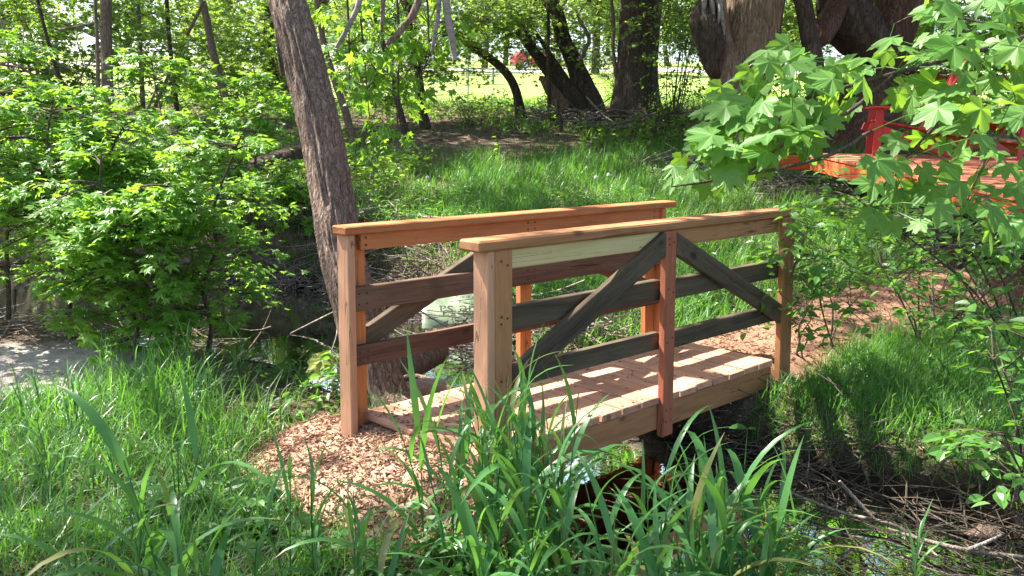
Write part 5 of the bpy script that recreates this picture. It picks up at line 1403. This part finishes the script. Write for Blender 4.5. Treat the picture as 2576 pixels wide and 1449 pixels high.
litter(9000, (-10, 10, 11, 24), 92, (.05, .13), 'brown dead leaves under the distant trees', lambda x, y: .3 + .7 * sm(.42, .55, fbm(x * .6, y * .6, 0, 92, 3)))
def sticks(name, label, n, cen, rad, L, r, seed, mat='dead_pale', lift=.12, pitch=.25, az=None, zadd=0.0):
    rng = np.random.default_rng(seed)
    cen = np.asarray(cen, float); k = rng.integers(0, len(cen), n)
    xy = cen[k, :2] + rng.normal(0, 1, (n, 2)) * np.asarray(rad)
    if name == 'twig_litter': xy = xy[terrain(xy[:, 0], xy[:, 1]) > -.42]; n = len(xy)
    l = rng.uniform(*L, n); a = rng.uniform(0, 6.28, n) if az is None else rng.normal(az[0], az[1], n); pt = rng.normal(0, pitch, n)
    z = np.maximum(terrain(xy[:, 0], xy[:, 1]), WATER_Z) + np.abs(rng.normal(0, lift, n)) + .01 + zadd
    d = np.stack([np.cos(a) * np.cos(pt), np.sin(a) * np.cos(pt), np.sin(pt)], 1)
    m = np.stack([xy[:, 0], xy[:, 1], z], 1); ts = np.linspace(-.5, .5, 4)
    bend = rng.normal(0, .05, (n, 1, 3)) * l[:, None, None]
    pol = m[:, None] + d[:, None] * (l[:, None, None] * ts[None, :, None]) + bend * (ts ** 2 * 4)[None, :, None]
    rr = rng.uniform(*r, n)
    mb = MB()
    for q in range(3):
        I = np.argsort(rr)[q::3]
    order = np.argsort(rr)
    for ch in np.array_split(order, 5):
        if len(ch): add_twigs(mb, pol[ch], rr[ch].mean() * 1.15, rr[ch].mean() * .6, 4)
    return stuff(mb.build(name, mat), label, 'brush')
sticks('brush_heap', 'tangle of dry sticks on the far bank of the pool', 420, [(-3.6, 10.75), (-2.7, 10.45), (-1.9, 10.0), (-1.0, 9.3)], (.3, .14), (.3, 1.0), (.003, .009), 93)
sticks('brush_heap', 'dry sticks and roots hanging down the steep far bank of the pool', 420, [(-3.3, 9.98), (-2.8, 9.92), (-2.35, 9.82), (-1.9, 9.72), (-1.45, 9.45), (-1.05, 8.95)], (.25, .10), (.2, .8), (.002, .007), 101, lift=.06, pitch=.45)
sticks('brush_heap', 'tangle of sticks on the far bank seen through the railing', 260, [(-.05, 6.85), (.3, 6.4), (-.4, 7.5), (.6, 6.1)], (.22, .2), (.25, .9), (.003, .009), 94, lift=.10)
sticks('brush_heap', 'fallen twigs on the dark water at the lower right', 85, [(1.75, 3.45), (2.1, 3.2), (1.5, 3.85), (2.4, 3.0)], (.25, .2), (.2, .9), (.0012, .004), 95, 'bark_twig', lift=.04, pitch=.1, az=(2.4, .7))
sticks('brush_heap', 'dark twigs and roots on the steep right bank above the water', 300, [(1.35, 4.75), (1.7, 4.45), (2.0, 4.2), (2.35, 3.95), (2.7, 3.7)], (.2, .14), (.15, .6), (.0015, .005), 102, 'bark_twig', lift=.05, pitch=.4)
sticks('brush_heap', 'big heap of grey brushwood at the upper left behind the thicket', 420, [(-7.4, 12.8), (-8.0, 13.0), (-6.9, 13.2)], (.5, .4), (.6, 2.2), (.006, .02), 96, lift=.7, pitch=.5)
sticks('twig_litter', 'fallen twigs strewn over the banks', 1500, [(x, y) for x in np.arange(-4, 5, .8) for y in np.arange(2.6, 12, .9)], (.4, .45), (.08, .45), (.0015, .004), 97, lift=.01, pitch=.06)
sticks('brush_heap', 'dry brush between the willows at the edge of the clearing', 300, [(3.0, 12.6), (3.6, 12.0), (4.2, 11.6), (2.6, 13.6)], (.4, .3), (.3, 1.2), (.004, .012), 98, lift=.10)
sticks('brush_heap', 'dry sticks on the dark left bank under the thicket', 260, [(-4.6, 6.7), (-3.8, 6.9), (-5.2, 6.9), (-3.2, 7.0)], (.4, .2), (.25, .9), (.002, .007), 99, lift=.05)
sticks('root_tangle', 'tangled roots and twigs at the foot of the willows', 240, [(1.6, 18.6), (2.3, 17.6), (1.2, 18.6), (2.7, 17.5)], (.45, .25), (.4, 1.6), (.008, .025), 100, lift=.14)

# fallen logs and single branches
def log(name, label, pts, rad, mat, nseg=28, amp=.14, seed=1, cat='log'):
    base = np.asarray(pts[0], float)
    p, r = resample(pts, rad, .05); mb = MB(); tube(mb, p, r, nseg, True, .5, bark_fn(amp, 3, 1.4, seed)); mb.v = [v - base.astype(np.float32) for v in mb.v]
    o = mb.build(name, mat, None, True); o.location = base
    return tag(o, label, cat)
def on(px, py, up=0.0):
    g = ground(px, py); return g + [0, 0, up]
log('fallen_log', 'mossy dark fallen log left of the leaning tree', [on(612, 455, .10), on(700, 440, .16), on(800, 425, .2), on(870, 418, .2)], [.12, .2, .22, .2], 'bark_dark', seed=201)
log('fallen_log', 'grey fallen log lying in the stream bed behind the left railing', [P(1000, 925, 5.9), P(1040, 905, 6.1), P(1100, 880, 6.4)], [.11, .12, .10], 'bark_grey', seed=202)
log('fallen_branch', 'mossy curved branch lying below the grey log', [P(1008, 955, 5.55), P(1050, 950, 5.6), P(1110, 968, 5.5), P(1150, 985, 5.35)], [.022, .024, .018, .014], 'bark_tan', 10, .1, 203, 'branch')
log('rotten_plank', 'split grey slab of old wood beside the far edge of the deck', [P(1015, 985, 5.2), P(1060, 978, 5.3), P(1120, 975, 5.35)], [.05, .06, .045], 'silver', 12, .25, 204, 'slab')
def dead_branch(label, pts, rad, seed, mat='dead_pale'):
    return log('fallen_branch', label, pts, rad, mat, 9, .08, seed, 'branch')
def wat(px, py, up): 
    t = (WATER_Z + up - CAM_POS[2]); v = FWD + (px - 1288.0) / F25 * RIGHT + (724.5 - py) / F25 * UP
    return CAM_POS + v * (t / v[2])
dead_branch('long pale bare branch lying across the dark water at the lower right', [wat(2235, 1330, .05), wat(2330, 1360, .06), wat(2440, 1385, .06), wat(2600, 1405, .05)], [.006, .010, .011, .010], 211)
dead_branch('forked stub of the pale branch at the lower right', [wat(2430, 1385, .07), wat(2480, 1365, .10), wat(2520, 1345, .13)], [.010, .008, .005], 212)
dead_branch('short pale stick leaning on the right bank', [wat(2112, 1210, .22), wat(2160, 1265, .12), wat(2205, 1310, .05)], [.007, .010, .007], 213)
dead_branch('thin grey branch reaching along the water towards the grass', [wat(1990, 1240, .06), wat(2120, 1290, .05), wat(2260, 1325, .04), wat(2360, 1400, .03)], [.006, .008, .008, .005], 214)
dead_branch('thin stick poking up from the pool', [wat(608, 900, .02), wat(660, 830, .12), wat(690, 760, .35), wat(715, 690, .62)], [.006, .006, .005, .003], 215, 'bark_grey')
dead_branch('dark waterlogged branch in the pool', [wat(570, 905, .01), wat(640, 915, .03), wat(700, 925, .02), wat(770, 935, .01)], [.02, .024, .018, .01], 216, 'bark_dark')
dead_branch('stick slanting into the pool from the far bank', [wat(730, 840, .0), wat(790, 810, .08), wat(850, 780, .2)], [.009, .010, .008], 217)
dead_branch('pale twig standing in the pool near the leaning tree', [wat(835, 880, .0), wat(846, 845, .08), wat(850, 810, .16)], [.005, .005, .003], 218)
dead_branch('dry stalk lying in the foreground under the grass', [on(560, 1440, .03), on(680, 1410, .05), on(800, 1385, .04), on(900, 1360, .03)], [.006, .007, .006, .004], 219)
def rock(label, c, s, seed):
    rng = np.random.default_rng(seed); mb = MB(); nu, nv = 20, 12
    u = np.linspace(0, 2 * np.pi, nu, endpoint=False); v = np.linspace(-np.pi / 2, np.pi / 2, nv)
    U, W = np.meshgrid(u, v); D = np.stack([np.cos(U) * np.cos(W), np.sin(U) * np.cos(W), np.sin(W)], -1)
    r = 1 + 1.3 * (fbm(D[..., 0] * 1.6 + seed, D[..., 1] * 1.6, D[..., 2] * 1.6 + 5, seed, 4) - .45)
    V = (D * r[..., None] * np.array(s)).reshape(-1, 3)
    i = np.arange(nv - 1)[:, None] * nu; j = np.arange(nu)[None]; j2 = (j + 1) % nu
    mb.add(V, np.stack([i + j, i + j2, i + nu + j2, i + nu + j], -1).reshape(-1, 4))
    o = mb.build('rock', 'bark_grey', None, True); o.location = c; return tag(o, label, 'rock')
rock('pale mossy rock at the water edge in the lower right', wat(2480, 1345, .02), (.085, .06, .03), 3)
rock('grey stone by the water below the right bank', wat(2040, 1200, .0), (.06, .045, .022), 6)

# ------------------------------------------------------------------ broad grass plants in the foreground
def blade_tmpl(a0, a1, n=7, wide=1.0, seed=0):
    """arching leaf: root at origin, runs along +y, bends from angle a0 to a1 above the horizon"""
    rng = np.random.default_rng(seed); V = []; F = []
    y = z = 0.0; tw = 0.0
    for i in range(n + 1):
        t = i / n; a = a0 + (a1 - a0) * t ** 1.3
        w = wide * .5 * (.55 + .45 * min(1, t * 4)) * (1 - t ** 2.6) + .0005
        tw += rng.normal(0, .06)
        V += [(-w * math.cos(tw), y, z + w * .35 - w * math.sin(tw)), (0, y, z), (w * math.cos(tw), y, z + w * .35 + w * math.sin(tw))]
        y += math.cos(a) / n; z += math.sin(a) / n
    for i in range(n):
        k = 3 * i; F += [(k, k + 1, k + 4, k + 3), (k + 1, k + 2, k + 5, k + 4)]
    return np.array(V), np.array(F)
BL = []
for i, (a0, a1, w) in enumerate(((1.35, .9, .05), (1.25, .2, .055), (1.2, -.6, .06), (1.1, -1.1, .055), (1.0, -.3, .06), (1.3, -.1, .05), (.9, -.9, .06), (1.4, 1.2, .045))):
    V, F = blade_tmpl(a0, a1, 7, w, i); b = MB(); b.add(V, F, np.zeros(len(V))); me = b.mesh('blade', True); me.materials.append(M['grass_broad']); BL.append(me)
def grass_plant(label, base, nculm, H, L, seed, group, spread=.06, wid=1.0, face=None):
    rng = np.random.default_rng(seed); root = thing('broad_grass_plant', label, 'plant', base, group)
    for c in range(nculm):
        a = rng.uniform(0, 6.28); h = H * rng.uniform(.6, 1.1); ln = rng.uniform(.02, .22) * h
        o = np.array([math.cos(a), math.sin(a), 0]); f = np.append(rng.normal(0, spread, 2), 0)
        st = [f + [0, 0, -.05], f + o * ln * .3 + [0, 0, h * .5], f + o * ln + [0, 0, h]]
        p, r = resample(st, [.0035, .003, .0018], .06); mb = MB(); tube(mb, p, r, 5)
        mb.build('stem', 'grass_broad', root, True)
        nl = rng.integers(4, 7); az = rng.uniform(0, 6.28)
        for k in range(nl):
            t = .22 + .78 * (k + rng.uniform(-.2, .3)) / nl; q = np.array([np.interp(min(t, 1), np.linspace(0, 1, len(p)), p[:, i]) for i in range(3)])
            ang = az + k * math.pi * .93 + rng.normal(0, .35)
            if face is not None: ang = rng.normal(face, 1.1)
            s = L * rng.uniform(.6, 1.15) * (1.0 if k < nl - 1 else .8); ws = wid * rng.uniform(.75, 1.25)
            me = BL[rng.integers(0, 7)] if k < nl - 1 else BL[(0, 5, 1)[rng.integers(0, 3)]]
            ob = bpy.data.objects.new('blade', me); COL.objects.link(ob); ob.parent = root
            ob.location = q; ob.rotation_euler = (rng.normal(0, .12), rng.normal(0, .12), ang - math.pi / 2); ob.scale = (s * ws, s, s)
    return root
rq = np.random.default_rng(55)
def gp(px, d, H, L, seed, label, group, n=3, wid=1.0, sp=.05):
    v = FWD + (px - 1288.0) / F25 * RIGHT; x, y = (CAM_POS + v * d)[:2]; 
    b = (x, y, max(gz(x, y), -.46)); return grass_plant(label, b, n, H, L, seed, group, sp, wid)
G1 = 'tall grass before the left half of the bridge'; G2 = 'tall grass before the stream'; G3 = 'tall grass at the lower left'
L1 = 'tall broad-bladed grass in front of the near left bridge post'; L2 = 'tall arching grass between the camera and the dark stream'
for i, (px, d) in enumerate(((1110, 3.1), (1170, 2.9), (1230, 3.15), (1280, 2.95), (1335, 3.2), (1400, 3.05), (1250, 2.6), (1350, 2.65), (1190, 3.3), (1440, 2.7), (1300, 3.35))):
    gp(px, d, rq.uniform(.52, .78), rq.uniform(.34, .48), 900 + i, L1, G1, 4, 1.25)
for i, (px, d) in enumerate(((1640, 2.7), (1680, 2.75), (1730, 2.7), (1780, 2.7), (1830, 2.85), (1880, 2.7), (1940, 2.75), (2000, 2.65), (1690, 2.55), (1800, 2.5), (1900, 2.5), (1590, 2.45), (2050, 2.7), (1830, 2.6), (1960, 2.6))):
    gp(px, d, rq.uniform(.50, .72), rq.uniform(.34, .46), 930 + i, L2, G2, 3, 1.35)
gp(335, 2.45, .68, .44, 960, 'tallest grass plant with very broad arching blades at the lower left', G3, 5, 1.5, .04)
gp(470, 2.4, .55, .44, 961, 'broad-bladed grass plant right of the tallest one at the lower left', G3, 3, 1.5, .04)
gp(120, 2.5, .62, .4, 962, 'single broad upright grass plant near the lower left corner', G3, 2, 1.3, .02)
gp(640, 2.75, .45, .3, 963, 'smaller grass plant at the bottom left of the wood chip mound', G3, 3, 1.2)
gp(830, 2.8, .5, .34, 964, 'grass plant at the bottom in front of the wood chip mound', G3, 3, 1.0)
gp(900, 2.75, .48, .36, 965, 'grass plant bottom centre with a blade bent to the right', G3, 3, 1.1)
gp(230, 5.4, .34, .22, 966, 'sunlit grass tuft on the left bank beside the bright patch', G3, 5, .8)
gp(450, 5.3, .40, .24, 967, 'sunlit grass tuft on the left bank under the thicket', G3, 5, .8)
gp(560, 5.4, .36, .22, 968, 'sunlit grass tuft at the right end of the left bank', G3, 4, .8)
for i_, (px_, d_, h_, w_) in enumerate(((60, 4.6, .34, 'near the left edge'), (180, 4.3, .38, 'below the pale bare patch'), (290, 4.7, .36, 'right of the pale bare patch'), (390, 4.4, .40, 'on the left bank below the thicket'), (500, 4.6, .36, 'on the left bank halfway to the bridge'), (250, 3.7, .36, 'behind the tallest plant at the lower left'), (80, 3.6, .4, 'low at the left edge'), (560, 3.8, .32, 'left of the wood chip mound'), (420, 3.5, .34, 'behind the broad blades at the lower left'), (640, 4.5, .28, 'above the wood chip mound'))):
    gp(px_, d_, h_, h_ * .62, 980 + i_, 'leafy grass tuft ' + w_, G3, 5, .85, .07)
gp(690, 5.5, .30, .2, 969, 'grass tuft at the edge of the pool', G3, 3, .8)
gp(2420, 3.3, .28, .25, 970, 'thin grass plant over the water in the lower right corner', G2, 2, .8)

# palmate creeper, maple seedling, dandelions
def creeper(label, c, n, size, seed, d=.16):
    rng = np.random.default_rng(seed); root = thing('creeper_plant', label, 'plant', c, 'creepers'); c = np.asarray(c, float)
    P_, T_, N_, S_ = [], [], [], []; q = []
    for i in range(n):
        o = np.append(rng.normal(0, d, 2), rng.uniform(.08, .26)); ctr = c + o; az = rng.uniform(0, 6.28)
        q.append([c, c * .4 + ctr * .6 + [0, 0, .03], ctr])
        for k in range(5):
            a = az + (k - 2) * 1.05; P_.append(ctr); T_.append((math.cos(a), math.sin(a), rng.uniform(-.25, .15))); N_.append(_unit(np.array([0, -.25, 1.0]) + rng.normal(0, .15, 3))); S_.append(size * (1 - .14 * abs(k - 2)) * rng.uniform(.8, 1.1))
    leaf_objs('leaflet', 'oval', root, np.array(P_), np.array(T_), np.array(N_), np.array(S_), [L_OVAL, L_OVALS])
    mb = MB(); add_twigs(mb, np.array(q), .002, .0015, 4); build_rel(mb, 'stalks', 'oval', root)['kind'] = 'stuff'
creeper('bright five-fingered creeper at the bottom right beside the water', np.append((P(2190, 1400, 2.85))[:2], -.40), 11, .10, 71)
creeper('five-fingered creeper on the ground at the bottom centre', on(1000, 1420), 12, .075, 72, .22)
creeper('five-fingered creeper on the ground left of the bottom centre', on(760, 1400), 10, .07, 73, .25)
creeper('pale five-fingered creeper beside the broad grass at the lower left', on(480, 1330), 7, .07, 74, .15)
def seedling():
    b = on(797, 985); root = thing('maple_seedling', 'small maple seedling with yellow green leaves on the bank by the pool', 'seedling', b)
    top = P(805, 905, (b - CAM_POS) @ FWD - .05)
    mb = MB(); tube(mb, *resample([b - [0, 0, .05], .5 * (b + top) + [.01, 0, 0], top], [.005, .004, .003], .05), 6); build_rel(mb, 'stem', 'bark_twig', root, True)
    pos = np.array([top, top + [.01, 0, 0], top - [.01, 0, .02]]); leaf_objs('leaf', 'maple_young', root, pos, np.array([(.8, -.35, -.5), (.05, .5, .25), (-.9, -.1, -.75)]), np.array([(.2, -.7, .7), (0, -.5, .8), (-.3, -.6, .6)]), np.array([.135, .125, .105]), L_BIG)
seedling()
def bigleaf(px, py, d, az, s, label):
    c = P(px, py, d); b = np.array([c[0], c[1], gz(c[0], c[1])]); root = thing('broad_leaf_weed', label, 'weed', b)
    mb = MB(); tube(mb, *resample([b, .5 * (b + c), c], [.004, .003, .0025], .05), 5); build_rel(mb, 'stalk', 'oval', root, True)
    leaf_objs('leaf', 'oval', root, np.array([c, c]), np.array([(math.cos(az), math.sin(az), .1), (math.cos(az + 2.6), math.sin(az + 2.6), .2)]), np.array([(.1, -.3, 1.0), (.1, -.4, 1.0)]), np.array([s, s * .5]), [L_OVAL])
bigleaf(1880, 1078, 4.6, 3.1, .10, 'weed with one large pale leaf under the right end of the bridge')
bigleaf(1330, 1385, 2.9, 2.4, .09, 'broad-leaved weed among the tall grass stems')
def dandelion(px, py, k, label):
    g = on(px, py); root = thing('dandelion', label, 'flower', g); h = .28
    mb = MB(); tube(mb, [(0, 0, 0), (.01, 0, h * .5), (.0, .01, h)], [.003] * 3, 5); mb.build('stem', 'oval', root)
    rng = np.random.default_rng(k); n = 120; dd = _unit(rng.normal(0, 1, (n, 3))); mb = MB()
    pol = np.stack([np.array([0, .01, h]) + dd * .004, np.array([0, .01, h]) + dd * .024], 1); add_twigs(mb, pol, .0012, .0012, 3); o = mb.build('seed_head', 'white_fluff', root)
    o['kind'] = 'stuff'
grey('white_fluff', (.8, .8, .78), .9)
dandelion(1529, 492, 1, 'white dandelion seed head in the grass above the far handrail')
dandelion(1497, 500, 2, 'small white dandelion clock left of the larger one')
dandelion(1075, 500, 3, 'pale dandelion on the bank above the left end of the far handrail')

# plastic bag with printing lying on the far bank
def bag():
    m, nt, b = newmat('pale_green_plastic'); tc = node(nt, 'ShaderNodeTexCoord'); n = noise(nt, tc.outputs['Object'], 7, 4, .6)
    nt.links.new(ramp(nt, n, [(.35, (.26, .34, .20)), (.65, (.42, .50, .34))]), b.inputs['Base Color']); b.inputs['Roughness'].default_value = .35
    c = on(1175, 822, .14); 
    root = thing('plastic_bag', 'pale green printed plastic bag lying on the far bank behind the railing', 'bag', c); root.rotation_euler = (.62, 0, .10)
    nx, ny = 30, 20; X, Y = np.meshgrid(np.linspace(-.42, .30, nx), np.linspace(-.24, .24, ny))
    e = np.clip((1 - (2 * np.abs(X + .06) / .72) ** 6) * (1 - (2 * np.abs(Y) / .48) ** 6), 0, 1)
    Z = .035 * e + .03 * (fbm(X * 7, Y * 7, 0, 5, 3) - .45)
    for s, nm in ((1, 'front'),):
        i = np.arange(ny - 1)[:, None] * nx; j = np.arange(nx - 1)[None]; Q = np.stack([i + j, i + j + 1, i + nx + j + 1, i + nx + j], -1).reshape(-1, 4)
        mb = MB(); mb.add(np.stack([X, Y, Z], -1).reshape(-1, 3), Q); Zb = -.02 * e + .03 * (fbm(X * 7, Y * 7, 0, 5, 3) - .45)
        mb.add(np.stack([X, Y, Zb], -1).reshape(-1, 3), Q[:, ::-1]); mb.build('sack', m, root, True)
    for txt, sz, x, y in (('ade sa', .17, .16, -.02), ('de el arena', .06, .16, .10)):
        lettering('lettering', txt, sz, 'ink', root, Matrix(((-1, 0, 0, x), (0, -1, 0, y), (0, 0, 1, .062), (0, 0, 0, 1))))
bag()
